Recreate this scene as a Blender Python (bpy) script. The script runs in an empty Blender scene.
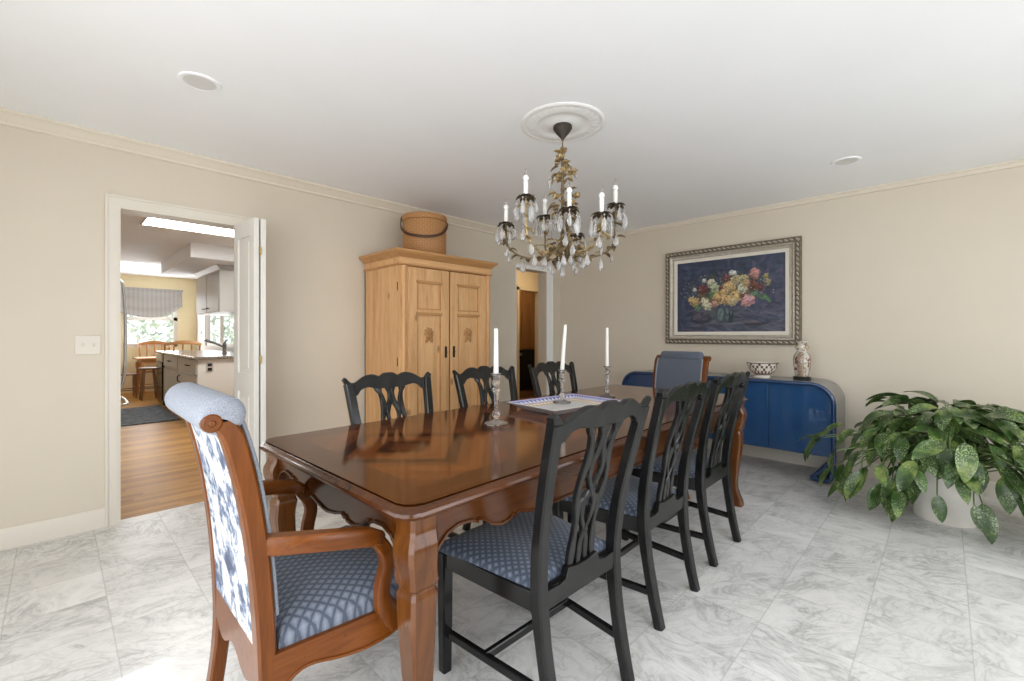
import bpy, math, random
import numpy as np
from mathutils import Vector, Matrix
random.seed(7)
PI = math.pi
SC = bpy.context.scene
COL = SC.collection

# ------------------------------------------------------------------ camera, world, light, exposure
YAW = math.atan(433 / 444)
cam_d = bpy.data.cameras.new('camera')
cam_d.sensor_width = 36.0
cam_d.lens = 36.0 * 444 / 1024
cam_d.shift_y = -5.5 / 1024
cam_d.clip_start = 0.02
cam = bpy.data.objects.new('camera', cam_d)
cam.location = (0, 0, 1.2)
cam.rotation_euler = (PI / 2, 0, YAW - PI / 2)
COL.objects.link(cam)
SC.camera = cam

SC.view_settings.view_transform = 'Standard'
SC.view_settings.look = 'None'
SC.view_settings.gamma = 1.0
SC.view_settings.use_curve_mapping = False
SC.view_settings.exposure = -0.14
SC.cycles.use_denoising = True
SC.cycles.max_bounces = 14
SC.cycles.diffuse_bounces = 7
SC.cycles.glossy_bounces = 6
SC.cycles.transmission_bounces = 12
SC.cycles.transparent_max_bounces = 12
SC.cycles.caustics_reflective = False
SC.cycles.caustics_refractive = False
SC.cycles.sample_clamp_indirect = 6.0

world = bpy.data.worlds.new('sky')
SC.world = world
world.use_nodes = True
world.node_tree.nodes['Background'].inputs[0].default_value = (0.86, 0.93, 1.0, 1)
world.node_tree.nodes['Background'].inputs[1].default_value = 2.2

def sun(name, direction, energy, color, angle):
    l = bpy.data.lights.new(name, 'SUN')
    l.energy = energy; l.color = color; l.angle = math.radians(angle)
    o = bpy.data.objects.new(name, l)
    o.rotation_euler = Vector(direction).to_track_quat('-Z', 'Y').to_euler()
    COL.objects.link(o)
    return o

def area(name, loc, direction, sx, sy, power, color):
    l = bpy.data.lights.new(name, 'AREA')
    l.shape = 'RECTANGLE'; l.size = sx; l.size_y = sy
    l.energy = power; l.color = color
    o = bpy.data.objects.new(name, l)
    o.location = loc
    o.rotation_euler = Vector(direction).to_track_quat('-Z', 'Y').to_euler()
    COL.objects.link(o)
    return o

# low sun through the glass door onto the floor beside it
sun('sunlight', (1.0, 0.02, -1.2), 4.6, (1.0, 0.98, 0.95), 0.6)
# daylight coming in through the glass doors, the windows behind the camera and the kitchen windows
area('daylight_glass_door', (-1.2, 0.55, 1.12), (1, 0, -0.5), 3.0, 2.0, 66, (0.97, 0.985, 1.0))
area('daylight_back_window_a', (0.7, -1.9, 1.3), (0, 1, -0.75), 1.7, 1.5, 46, (0.97, 0.985, 1.0))
area('daylight_back_window_b', (3.0, -1.9, 1.3), (0, 1, 0.12), 1.7, 1.5, 22, (0.97, 0.985, 1.0))
area('daylight_kitchen_window', (1.45, 12.02, 1.5), (0, -1, 0), 0.8, 1.1, 24, (0.96, 0.98, 1.0))
area('daylight_sink_window', (2.15, 10.1, 1.45), (-1, 0, 0), 2.0, 0.9, 18, (0.96, 0.98, 1.0))

# ------------------------------------------------------------------ object helpers
def props(o, label=None, cat=None, group=None, kind=None):
    if label: o['label'] = label
    if cat: o['category'] = cat
    if group: o['group'] = group
    if kind: o['kind'] = kind
    return o

def thing(name, label, cat, loc=(0, 0, 0), rotz=0.0, group=None):
    o = bpy.data.objects.new(name, None)
    o.empty_display_size = 0.1
    o.location = loc; o.rotation_euler = (0, 0, rotz)
    COL.objects.link(o)
    return props(o, label, cat, group)

class MB:
    def __init__(self):
        self.v = []; self.f = []; self.m = []; self.mi = 0
    def add(self, vs, fs):
        k = len(self.v)
        self.v += [tuple(p) for p in vs]
        for f in fs:
            self.f.append(tuple(i + k for i in f)); self.m.append(self.mi)
        return self
    def box(self, x0, x1, y0, y1, z0, z1):
        vs = [(x, y, z) for z in (z0, z1) for y in (y0, y1) for x in (x0, x1)]
        return self.add(vs, [(0, 2, 3, 1), (4, 5, 7, 6), (0, 1, 5, 4), (2, 6, 7, 3), (0, 4, 6, 2), (1, 3, 7, 5)])
    def loft(self, rings, cap=True, closed=False):
        n = len(rings[0]); vs = [p for r in rings for p in r]; fs = []
        R = len(rings)
        for i in range(R if closed else R - 1):
            a = i * n; b = ((i + 1) % R) * n
            for j in range(n):
                k = (j + 1) % n
                fs.append((a + j, a + k, b + k, b + j))
        if cap and not closed:
            fs.append(tuple(range(n - 1, -1, -1)))
            fs.append(tuple(range((R - 1) * n, R * n)))
        return self.add(vs, fs)
    def lathe(self, prof, seg=24, c=(0, 0, 0), cap=True):
        rings = [[(c[0] + max(r, 1e-4) * math.cos(2 * PI * j / seg), c[1] + max(r, 1e-4) * math.sin(2 * PI * j / seg), c[2] + z)
                  for j in range(seg)] for r, z in prof]
        return self.loft(rings, cap)
    def prism(self, poly, fn, d0, d1):
        """poly: list of (a,b); fn(a,b,d)->xyz"""
        n = len(poly)
        vs = [fn(a, b, d0) for a, b in poly] + [fn(a, b, d1) for a, b in poly]
        fs = [tuple(range(n - 1, -1, -1)), tuple(range(n, 2 * n))]
        fs += [(i, (i + 1) % n, n + (i + 1) % n, n + i) for i in range(n)]
        return self.add(vs, fs)
    def sweep(self, pts, a, b=None, hint=(0, 1, 0), sec='rect', seg=8, cap=True, closed=False):
        P = [Vector(p) for p in pts]; N = len(P)
        A = a if isinstance(a, (list, tuple)) else [a] * N
        B = A if b is None else (b if isinstance(b, (list, tuple)) else [b] * N)
        rings = []; H = Vector(hint)
        for i in range(N):
            if closed: T = P[(i + 1) % N] - P[i - 1]
            else: T = P[min(i + 1, N - 1)] - P[max(i - 1, 0)]
            T.normalize()
            S = T.cross(H)
            if S.length < 1e-5: S = T.cross(Vector((0.3, 0.5, 0.8)))
            S.normalize(); Nn = S.cross(T).normalized()
            if sec == 'rect':
                q = 0.72
                ang = [(1, q), (q, 1), (-q, 1), (-1, q), (-1, -q), (-q, -1), (q, -1), (1, -q)]
            elif sec == 'sharp':
                ang = [(1, 1), (-1, 1), (-1, -1), (1, -1)]
            else:
                ang = [(math.cos(2 * PI * j / seg), math.sin(2 * PI * j / seg)) for j in range(seg)]
            rings.append([P[i] + S * (A[i] * u) + Nn * (B[i] * w) for u, w in ang])
            H = Nn if sec == 'round' else H
        return self.loft(rings, cap, closed)
    def tube(self, pts, r, seg=8, closed=False):
        return self.sweep(pts, r, None, (0.13, 0.2, 0.97), 'round', seg, True, closed)
    def leaf(self, base, d, up, L, W, curl=0.3, fold=0.25, n=6, point=1.0):
        base = Vector(base); d = Vector(d).normalized(); up = Vector(up)
        S = d.cross(up)
        if S.length < 1e-4: S = d.cross(Vector((0.2, 0.9, 0.1)))
        S.normalize(); up = S.cross(d).normalized()
        vs = []
        for i in range(n + 1):
            t = i / n
            w = W * 0.5 * (math.sin(PI * min(1, t ** 0.8)) ** 0.75 if 0 < t < 1 else 0.03)
            ang = curl * t
            c = base + d * (L * (math.sin(ang) / curl if abs(curl) > 1e-3 else t)) - up * (L * ((1 - math.cos(ang)) / curl if abs(curl) > 1e-3 else 0))
            nn = (up * math.cos(ang) + d * math.sin(ang))
            vs += [c - S * w + nn * (w * fold), c, c + S * w + nn * (w * fold)]
        fs = []
        for i in range(n):
            k = i * 3
            fs += [(k, k + 1, k + 4, k + 3), (k + 1, k + 2, k + 5, k + 4)]
        return self.add(vs, fs)
    def build(self, name, mats, parent=None, smooth=35, bevel=0.0, bseg=2, loc=None, sub=0, solid=0.0):
        me = bpy.data.meshes.new(name)
        me.from_pydata(self.v, [], self.f)
        if not isinstance(mats, (list, tuple)): mats = [mats]
        for m in mats: me.materials.append(m)
        if len(mats) > 1: me.polygons.foreach_set('material_index', self.m)
        me.validate(); me.update()
        import bmesh
        bm = bmesh.new(); bm.from_mesh(me)
        if not solid: bmesh.ops.recalc_face_normals(bm, faces=bm.faces)
        bm.to_mesh(me); bm.free()
        if smooth:
            me.polygons.foreach_set('use_smooth', [True] * len(me.polygons))
            if not sub: me.set_sharp_from_angle(angle=math.radians(smooth))
        o = bpy.data.objects.new(name, me)
        COL.objects.link(o)
        if parent is not None: o.parent = parent
        if loc: o.location = loc
        if solid:
            s = o.modifiers.new('solid', 'SOLIDIFY'); s.thickness = solid; s.offset = 0
        if bevel:
            b = o.modifiers.new('bevel', 'BEVEL'); b.width = bevel; b.segments = bseg
            b.limit_method = 'ANGLE'; b.angle_limit = math.radians(40)
            b.harden_normals = False
        if sub:
            s = o.modifiers.new('sub', 'SUBSURF'); s.levels = sub; s.render_levels = sub
        return o

def struct(name, mb, mat, parent=None, **k):
    o = mb.build(name, mat, parent, **k)
    if parent is None: o['kind'] = 'structure'
    return o

def dup(root, loc=None, rotz=None, label=None, group=None):
    r = root.copy(); COL.objects.link(r)
    if loc is not None: r.location = loc
    if rotz is not None: r.rotation_euler = (0, 0, rotz)
    if label: r['label'] = label
    if group: r['group'] = group
    for ch in list(root.children):
        c = ch.copy(); COL.objects.link(c); c.parent = r
        for g in list(ch.children):
            e = g.copy(); COL.objects.link(e); e.parent = c
    return r

def curve(pts, t):
    """smooth interpolation of a list of (t, value)"""
    n = len(pts)
    if t <= pts[0][0]: return pts[0][1]
    if t >= pts[-1][0]: return pts[-1][1]
    for i in range(n - 1):
        if pts[i][0] <= t <= pts[i + 1][0]: break
    x0, y0 = pts[i]; x1, y1 = pts[i + 1]
    def slope(j):
        if j <= 0 or j >= n - 1: 
            j0, j1 = max(j - 1, 0), min(j + 1, n - 1)
        else: j0, j1 = j - 1, j + 1
        return (pts[j1][1] - pts[j0][1]) / (pts[j1][0] - pts[j0][0])
    h = x1 - x0; s = (t - x0) / h
    m0, m1 = slope(i) * h, slope(i + 1) * h
    return (2 * s**3 - 3 * s**2 + 1) * y0 + (s**3 - 2 * s**2 + s) * m0 + (-2 * s**3 + 3 * s**2) * y1 + (s**3 - s**2) * m1

def lin(a, b, n): return [a + (b - a) * i / (n - 1) for i in range(n)]

def spline(pts, n):
    """catmull-rom through 3D points, n samples"""
    ts = list(range(len(pts)))
    return [tuple(curve([(k, p[c]) for k, p in zip(ts, pts)], t) for c in range(3)) for t in lin(0, len(pts) - 1, n)]

# ------------------------------------------------------------------ materials
class NT:
    def __init__(self, name):
        self.mat = bpy.data.materials.new(name); self.mat.use_nodes = True
        self.t = self.mat.node_tree; self.n = self.t.nodes; self.b = self.n['Principled BSDF']
    def link(self, a, b): self.t.links.new(a, b)
    def put(self, sock, val):
        if isinstance(val, bpy.types.NodeSocket): self.link(val, sock)
        elif val is not None:
            try: sock.default_value = val
            except Exception: sock.default_value = (*val, 1) if len(val) == 3 else val
    def coord(self, which='Object'): return self.n.new('ShaderNodeTexCoord').outputs[which]
    def mapping(self, vec, scale=(1, 1, 1), loc=(0, 0, 0), rot=(0, 0, 0)):
        m = self.n.new('ShaderNodeMapping'); self.link(vec, m.inputs[0])
        m.inputs['Scale'].default_value = scale; m.inputs['Location'].default_value = loc; m.inputs['Rotation'].default_value = rot
        return m.outputs[0]
    def noise(self, vec, scale=5, detail=4, rough=0.5, dist=0.0, out=0):
        m = self.n.new('ShaderNodeTexNoise'); self.link(vec, m.inputs['Vector'])
        m.inputs['Scale'].default_value = scale; m.inputs['Detail'].default_value = detail
        m.inputs['Roughness'].default_value = rough; m.inputs['Distortion'].default_value = dist
        return m.outputs[out]
    def voronoi(self, vec, scale=5, feature='F1', out='Distance', rnd=1.0):
        m = self.n.new('ShaderNodeTexVoronoi'); m.feature = feature; self.link(vec, m.inputs['Vector'])
        m.inputs['Scale'].default_value = scale; m.inputs['Randomness'].default_value = rnd
        return m.outputs[out]
    def ramp(self, fac, stops, interp='LINEAR'):
        m = self.n.new('ShaderNodeValToRGB'); m.color_ramp.interpolation = interp
        e = m.color_ramp.elements
        while len(e) < len(stops): e.new(0.5)
        for k, (p, c) in enumerate(stops):
            e[k].position = p
            e[k].color = (c, c, c, 1) if not isinstance(c, (tuple, list)) else (*c, 1)[:4]
        self.link(fac, m.inputs[0]); return m.outputs[0]
    def math(self, op, a, b=None, c=None):
        m = self.n.new('ShaderNodeMath'); m.operation = op
        self.put(m.inputs[0], a)
        if b is not None: self.put(m.inputs[1], b)
        if c is not None: self.put(m.inputs[2], c)
        return m.outputs[0]
    def mix(self, fac, a, b, mode='MIX'):
        m = self.n.new('ShaderNodeMix'); m.data_type = 'RGBA'; m.blend_type = mode
        self.put(m.inputs[0], fac)
        for s, val in ((m.inputs[6], a), (m.inputs[7], b)):
            if isinstance(val, bpy.types.NodeSocket): self.link(val, s)
            else: s.default_value = (*val, 1)[:4]
        return m.outputs[2]
    def sep(self, vec):
        m = self.n.new('ShaderNodeSeparateXYZ'); self.link(vec, m.inputs[0]); return m.outputs
    def comb(self, x=0, y=0, z=0):
        m = self.n.new('ShaderNodeCombineXYZ')
        for s, v in zip(m.inputs, (x, y, z)): self.put(s, v)
        return m.outputs[0]
    def bump(self, h, strength=0.2, dist=0.01):
        m = self.n.new('ShaderNodeBump'); m.inputs['Strength'].default_value = strength; m.inputs['Distance'].default_value = dist
        self.link(h, m.inputs['Height']); self.link(m.outputs[0], self.b.inputs['Normal'])
    def set(self, color=None, rough=None, metal=None, coat=None, coat_rough=None, spec=None, trans=None, ior=None, sheen=None):
        for k, v in (('Base Color', color), ('Roughness', rough), ('Metallic', metal), ('Coat Weight', coat), ('Coat Roughness', coat_rough),
                     ('Specular IOR Level', spec), ('Transmission Weight', trans), ('IOR', ior), ('Sheen Weight', sheen)):
            if v is not None: self.put(self.b.inputs[k], v)
        return self.mat

def plain(name, col, rough=0.5, metal=0.0, var=0.04, scale=8, coat=None, spec=None, bump=0.0, bscale=60):
    t = NT(name); co = t.coord()
    n = t.noise(co, scale, 3)
    d = t.ramp(n, [(0.3, tuple(c * (1 - var) for c in col)), (0.7, tuple(min(1, c * (1 + var)) for c in col))])
    if bump: t.bump(t.noise(co, bscale, 4), bump, 0.004)
    return t.set(d, rough, metal, coat, None, spec)

def wood(name, c1, c2, axis='x', scale=1.0, rough=0.35, coat=0.0, knots=0.0, stretch=14, worn=None, spec=0.5):
    t = NT(name); co = t.coord()
    s = [stretch * scale] * 3; s['xyz'.index(axis)] = 1.1 * scale
    m = t.mapping(co, tuple(s))
    n = t.noise(m, 1.6, 6, 0.62, 0.6)
    fine = t.noise(t.mapping(co, tuple(x * 5 for x in s)), 2.0, 4, 0.6)
    f = t.math('ADD', t.math('MULTIPLY', n, 0.72), t.math('MULTIPLY', fine, 0.28))
    c = t.ramp(f, [(0.33, c1), (0.68, c2)])
    if knots:
        k = t.voronoi(t.mapping(co, tuple(3.2 if 'xyz'[i] == axis else 6.0 for i in range(3))), 1.0)
        kf = t.ramp(k, [(0.05, 1.0), (0.14, 0.0)])
        c = t.mix(t.math('MULTIPLY', kf, knots), c, tuple(x * 0.42 for x in c1))
    if worn:
        w = t.ramp(t.noise(co, 55, 3, 0.7), [(0.66, 0.0), (0.74, 1.0)])
        c = t.mix(t.math('MULTIPLY', w, 0.7), c, worn)
    t.bump(fine, 0.06, 0.003)
    return t.set(c, rough, None, coat, 0.08, spec)

def glass(name, col=(1, 1, 1), rough=0.0, ior=1.5):
    t = NT(name); return t.set((*col, 1), rough, None, None, None, None, 1.0, ior)

def emit(name, col, strength):
    t = NT(name); t.b.inputs['Emission Color'].default_value = (*col, 1); t.b.inputs['Emission Strength'].default_value = strength
    return t.set((*col, 1), 0.6)

M = {}
M['wall'] = plain('wall_paint', (0.665, 0.60, 0.50), 0.75, 0, 0.012, 3, bump=0.03, bscale=200)
M['wall_kitchen'] = plain('kitchen_yellow_paint', (0.90, 0.81, 0.54), 0.7, 0, 0.02)
M['wall_white'] = plain('kitchen_white_paint', (0.80, 0.80, 0.78), 0.7, 0, 0.015)
M['wall_hall'] = plain('hall_beige_paint', (0.76, 0.64, 0.44), 0.7, 0, 0.02)
M['ceiling'] = plain('ceiling_paint', (0.91, 0.928, 0.955), 0.85, 0, 0.01, 2)
M['trim'] = plain('trim_paint', (0.72, 0.67, 0.59), 0.45, 0, 0.01)
M['trim_white'] = plain('white_trim_paint', (0.80, 0.78, 0.735), 0.4, 0, 0.01)
M['plaster'] = plain('plaster_white', (0.86, 0.86, 0.855), 0.7, 0, 0.01)
M['lens_grey'] = plain('recessed_lens_grey', (0.70, 0.70, 0.69), 0.6, 0, 0.02)
M['cream'] = plain('cornice_cream_paint', (0.73, 0.665, 0.56), 0.5, 0, 0.01)

def marble():
    t = NT('marble_tiles'); co = t.coord()
    x, y, z = t.sep(co)
    TS = 0.3155
    u = t.math('DIVIDE', t.math('SUBTRACT', x, 0.16), TS); v = t.math('DIVIDE', t.math('SUBTRACT', y, 0.241), TS)
    iu, iv = t.math('FLOOR', u), t.math('FLOOR', v)
    wn = t.n.new('ShaderNodeTexWhiteNoise'); wn.noise_dimensions = '2D'
    t.link(t.comb(iu, iv, 0), wn.inputs['Vector'])
    r = wn.outputs['Value']
    off = t.n.new('ShaderNodeVectorMath'); off.operation = 'MULTIPLY_ADD'
    t.link(wn.outputs['Color'], off.inputs[0]); off.inputs[1].default_value = (9, 9, 9); t.link(co, off.inputs[2])
    pv = off.outputs[0]
    vr = t.n.new('ShaderNodeVectorRotate'); vr.rotation_type = 'Z_AXIS'
    t.link(pv, vr.inputs['Vector']); t.put(vr.inputs['Angle'], t.math('MULTIPLY_ADD', t.math('GREATER_THAN', r, 0.72), 1.2, 0.5))
    st = t.mapping(vr.outputs[0], (1.0, 1.7, 1.0))
    cloud = t.noise(st, 2.6, 5, 0.6, 0.6)
    v1 = t.noise(st, 3.2, 6, 0.62, 1.6)
    vein = t.ramp(t.math('ABSOLUTE', t.math('SUBTRACT', v1, 0.5)), [(0.0, 1.0), (0.025, 0.45), (0.075, 0.0)])
    v2 = t.noise(t.mapping(st, (1, 1, 1), (4, 2, 1)), 7.0, 4, 0.6, 1.2)
    vein2 = t.ramp(t.math('ABSOLUTE', t.math('SUBTRACT', v2, 0.5)), [(0.0, 0.6), (0.02, 0.25), (0.05, 0.0)])
    msk = t.ramp(cloud, [(0.35, 0.0), (0.62, 1.0)])
    base = t.ramp(cloud, [(0.32, (0.80, 0.795, 0.78)), (0.72, (0.66, 0.66, 0.645))])
    vf = t.math('MULTIPLY', t.math('MAXIMUM', vein, vein2), t.math('MULTIPLY_ADD', msk, 0.68, 0.10))
    c = t.mix(vf, base, (0.31, 0.31, 0.305))
    tint = t.ramp(r, [(0, 0.94), (1, 1.03)])
    c = t.mix(1.0, c, tint, 'MULTIPLY')
    fu, fv = t.math('FRACT', u), t.math('FRACT', v)
    du = t.math('MINIMUM', fu, t.math('SUBTRACT', 1.0, fu)); dv = t.math('MINIMUM', fv, t.math('SUBTRACT', 1.0, fv))
    d = t.math('MINIMUM', du, dv)
    g = t.ramp(d, [(0.004, 1.0), (0.009, 0.0)])
    c = t.mix(t.math('MULTIPLY', g, 0.6), c, (0.47, 0.46, 0.43))
    rough = t.math('MULTIPLY_ADD', g, 0.4, 0.28)
    t.bump(t.math('SUBTRACT', 1.0, g), 0.15, 0.002)
    return t.set(c, rough)
M['marble'] = marble()

def plank(name, c1, c2, along='x', w=0.06, length=0.9, rough=0.22):
    t = NT(name); co = t.coord(); x, y, z = t.sep(co)
    a, b = (x, y) if along == 'x' else (y, x)
    r = t.math('FLOOR', t.math('DIVIDE', b, w))
    wn = t.n.new('ShaderNodeTexWhiteNoise'); wn.noise_dimensions = '1D'; t.link(r, wn.inputs['W'])
    s = t.math('FLOOR', t.math('ADD', t.math('DIVIDE', a, length), t.math('MULTIPLY', wn.outputs[0], 7)))
    wn2 = t.n.new('ShaderNodeTexWhiteNoise'); wn2.noise_dimensions = '2D'; t.link(t.comb(r, s, 0), wn2.inputs['Vector'])
    grain = t.noise(t.mapping(co, (2.2, 40, 40) if along == 'x' else (40, 2.2, 40)), 1.5, 5, 0.6, 0.5)
    f = t.math('ADD', t.math('MULTIPLY', wn2.outputs[0], 0.6), t.math('MULTIPLY', grain, 0.4))
    c = t.ramp(f, [(0.15, c1), (0.85, c2)])
    fr = t.math('FRACT', t.math('DIVIDE', b, w))
    gap = t.ramp(t.math('MINIMUM', fr, t.math('SUBTRACT', 1.0, fr)), [(0.0, 1.0), (0.03, 0.0)])
    c = t.mix(t.math('MULTIPLY', gap, 0.55), c, tuple(k * 0.35 for k in c1))
    return t.set(c, rough, None, 0.0, 0.1, 0.2)
M['oak_floor'] = plank('oak_strip_floor', (0.34, 0.155, 0.034), (0.58, 0.31, 0.085), rough=0.42)
M['hall_floor'] = plank('hall_wood_floor', (0.12, 0.05, 0.02), (0.22, 0.10, 0.04), 'y')

M['table_wood'] = wood('walnut_stained', (0.038, 0.0105, 0.002), (0.092, 0.028, 0.0055), 'x', 1, 0.2, 0.0, spec=0.4)
M['table_wood_y'] = wood('walnut_stained_cross', (0.038, 0.0105, 0.002), (0.092, 0.028, 0.0055), 'y', 1, 0.2, 0.0, spec=0.4)
M['table_leg'] = wood('walnut_leg', (0.060, 0.018, 0.003), (0.140, 0.047, 0.0085), 'z', 1, 0.16, 0.0, spec=0.45)
M['cherry'] = wood('cherry_chair_wood', (0.080, 0.021, 0.003), (0.185, 0.055, 0.008), 'z', 1, 0.28, 0.0, worn=(0.07, 0.02, 0.005), spec=0.25)
M['cherry_y'] = wood('cherry_chair_wood_rail', (0.080, 0.021, 0.003), (0.185, 0.055, 0.008), 'y', 1, 0.28, 0.0, worn=(0.07, 0.02, 0.005), spec=0.25)
M['pine'] = wood('old_pine', (0.53, 0.28, 0.115), (0.79, 0.485, 0.235), 'z', 0.9, 0.5, 0.0, 0.75)
M['pine_x'] = wood('old_pine_rail', (0.53, 0.28, 0.115), (0.77, 0.465, 0.22), 'x', 0.9, 0.5, 0.0, 0.5)
M['pine_dark'] = wood('old_pine_moulding', (0.40, 0.19, 0.066), (0.57, 0.315, 0.125), 'x', 0.8, 0.5, 0.0)
M['hall_wood'] = wood('hall_cabinet_wood', (0.22, 0.095, 0.028), (0.36, 0.175, 0.06), 'z', 0.5, 0.4)
M['honey'] = wood('honey_chair_wood', (0.42, 0.18, 0.05), (0.60, 0.30, 0.10), 'x', 1, 0.35, 0.2)
M['dark_oak'] = wood('brown_chair_wood', (0.16, 0.07, 0.025), (0.27, 0.13, 0.05), 'z', 1, 0.35, 0.2)
M['black'] = plain('black_lacquer', (0.008, 0.008, 0.008), 0.2, 0, 0.2, 20, coat=0.0, spec=0.4)

def parquet():
    t = NT('walnut_parquet_top'); co = t.coord(); x, y, z = t.sep(co)
    px = t.math('ABSOLUTE', t.math('SUBTRACT', t.math('PINGPONG', t.math('ADD', x, 1.42), 0.71), 0.355))
    ay = t.math('ABSOLUTE', y)
    a = t.math('ADD', px, ay); b = t.math('SUBTRACT', px, ay)
    board = t.math('FLOOR', t.math('DIVIDE', a, 0.062))
    wn = t.n.new('ShaderNodeTexWhiteNoise'); wn.noise_dimensions = '1D'; t.link(board, wn.inputs['W'])
    grain = t.noise(t.comb(t.math('MULTIPLY', a, 30), t.math('MULTIPLY', b, 2.2), x), 1.8, 5, 0.6, 0.4)
    f = t.math('ADD', t.math('MULTIPLY', wn.outputs[0], 0.5), t.math('MULTIPLY', grain, 0.5))
    inner = t.ramp(f, [(0.25, (0.026, 0.0055, 0.001)), (0.75, (0.170, 0.044, 0.006))])
    g2 = t.noise(t.mapping(co, (1.6, 26, 10)), 1.6, 5, 0.6, 0.5)
    border = t.ramp(g2, [(0.3, (0.035, 0.009, 0.0015)), (0.7, (0.095, 0.026, 0.005))])
    g3 = t.noise(t.mapping(co, (26, 1.6, 10)), 1.6, 5, 0.6, 0.5)
    border_e = t.ramp(g3, [(0.3, (0.035, 0.009, 0.0015)), (0.7, (0.095, 0.026, 0.005))])
    ex = t.math('SUBTRACT', 1.42, t.math('ABSOLUTE', x)); ey = t.math('SUBTRACT', 0.55, ay)
    bcol = t.mix(t.math('LESS_THAN', ex, ey), border, border_e)
    e = t.math('MINIMUM', ex, ey)
    c = t.mix(t.math('LESS_THAN', e, 0.13), inner, bcol)
    ln = t.ramp(t.math('ABSOLUTE', t.math('SUBTRACT', e, 0.13)), [(0.0, 1.0), (0.006, 0.0)])
    c = t.mix(t.math('MULTIPLY', ln, 0.5), c, (0.04, 0.012, 0.004))
    return t.set(c, 0.10, None, 0.0, 0.05, 0.38)
M['parquet'] = parquet()

def lattice(name, base, lines, dot, size=0.026, plane='xy', rough=0.8, lw=0.12):
    t = NT(name); co = t.coord(); x, y, z = t.sep(co)
    p, q = {'xy': (x, y), 'xz': (x, z), 'yz': (y, z)}[plane]
    u = t.math('FRACT', t.math('DIVIDE', t.math('ADD', p, t.math('MULTIPLY', q, 0.8)), size))
    v = t.math('FRACT', t.math('DIVIDE', t.math('SUBTRACT', p, t.math('MULTIPLY', q, 0.8)), size))
    du = t.math('ABSOLUTE', t.math('SUBTRACT', u, 0.5)); dv = t.math('ABSOLUTE', t.math('SUBTRACT', v, 0.5))
    edge = t.math('MAXIMUM', du, dv)
    f = t.ramp(edge, [(0.5 - lw - 0.04, 0.0), (0.5 - lw + 0.03, 1.0)])
    cen = t.ramp(edge, [(0.10, 1.0), (0.30, 0.0)])
    c = t.mix(f, base, lines)
    c = t.mix(t.math('MULTIPLY', cen, 0.8), c, dot)
    w = t.noise(co, 400, 2); c = t.mix(0.25, c, t.ramp(w, [(0.3, tuple(k * 0.6 for k in base)), (0.7, tuple(min(1, k * 1.3) for k in base))]))
    t.bump(w, 0.2, 0.002)
    return t.set(c, rough, sheen=0.2)
M['seat_fabric'] = lattice('blue_lattice_fabric', (0.078, 0.102, 0.150), (0.036, 0.050, 0.080), (0.265, 0.295, 0.35), 0.026)
M['arm_fabric'] = lattice('grey_blue_lattice_fabric', (0.130, 0.155, 0.205), (0.036, 0.048, 0.078), (0.235, 0.265, 0.32), 0.027, lw=0.12)
M['back_fabric'] = lattice('grey_blue_back_fabric', (0.110, 0.130, 0.170), (0.062, 0.076, 0.105), (0.155, 0.175, 0.22), 0.014, 'xz', lw=0.16)
M['roll_fabric_lit'] = plain('blue_roll_fabric_lit', (0.255, 0.275, 0.32), 0.9, 0, 0.28, 330, bump=0.25, bscale=330)  # blue fabric with the light falling on the roll put into its colour

def toile():
    t = NT('blue_white_floral_fabric'); co = t.coord()
    n = t.noise(co, 13, 5, 0.65, 0.5)
    m = t.noise(co, 34, 4, 0.7, 0.2)
    f = t.math('ADD', t.math('MULTIPLY', n, 0.7), t.math('MULTIPLY', m, 0.3))
    c = t.ramp(f, [(0.39, (0.060, 0.072, 0.115)), (0.445, (0.135, 0.165, 0.245)), (0.485, (0.34, 0.375, 0.43)), (0.515, (0.56, 0.55, 0.52))])
    return t.set(c, 0.85)
M['toile'] = toile()

M['side_grey'] = plain('greige_lacquer', (0.29, 0.285, 0.27), 0.4, 0, 0.03)
M['side_blue'] = plain('blue_lacquer', (0.016, 0.062, 0.165), 0.14, 0, 0.05, 5, coat=0.5)
M['side_blue_tube'] = plain('blue_lacquer_tube', (0.012, 0.042, 0.12), 0.12, 0, 0.05, 5, coat=0.5)
M['pot'] = plain('white_ceramic', (0.80, 0.77, 0.71), 0.5, 0, 0.02)
M['soil'] = plain('soil', (0.04, 0.028, 0.018), 0.95, 0, 0.3, 30)
def leafmat():
    t = NT('speckled_leaf'); co = t.coord()
    sp = t.voronoi(co, 80, 'F1', 'Distance'); big = t.noise(co, 9, 3, 0.6)
    base = t.ramp(big, [(0.36, (0.018, 0.048, 0.010)), (0.55, (0.045, 0.100, 0.020)), (0.66, (0.17, 0.23, 0.045))])
    fine = t.noise(co, 120, 3, 0.6, 0.3)
    m = t.math('MAXIMUM', t.math('MULTIPLY', t.ramp(sp, [(0.16, 1.0), (0.30, 0.0)]), 0.8), t.ramp(fine, [(0.53, 0.0), (0.60, 1.0)]))
    m = t.math('MULTIPLY', m, t.ramp(t.noise(co, 13, 2), [(0.40, 0.0), (0.60, 1.0)]))
    c = t.mix(t.math('MULTIPLY', m, 0.8), base, (0.38, 0.47, 0.22))
    return t.set(c, 0.32, None, 0.15, 0.2)
M['leaf'] = leafmat()
M['stem'] = plain('green_stem', (0.11, 0.17, 0.05), 0.5, 0, 0.1)
M['bronze'] = plain('aged_bronze', (0.20, 0.145, 0.078), 0.5, 0.5, 0.25, 30)
M['pan_bronze'] = plain('dark_pan_bronze', (0.085, 0.062, 0.036), 0.5, 0.4, 0.3, 30)
M['canopy_bronze'] = plain('dark_bronze', (0.045, 0.036, 0.028), 0.55, 0.3, 0.2, 30)
M['gilt'] = plain('antique_gilt', (0.46, 0.34, 0.17), 0.45, 0.55, 0.3, 40)
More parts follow.
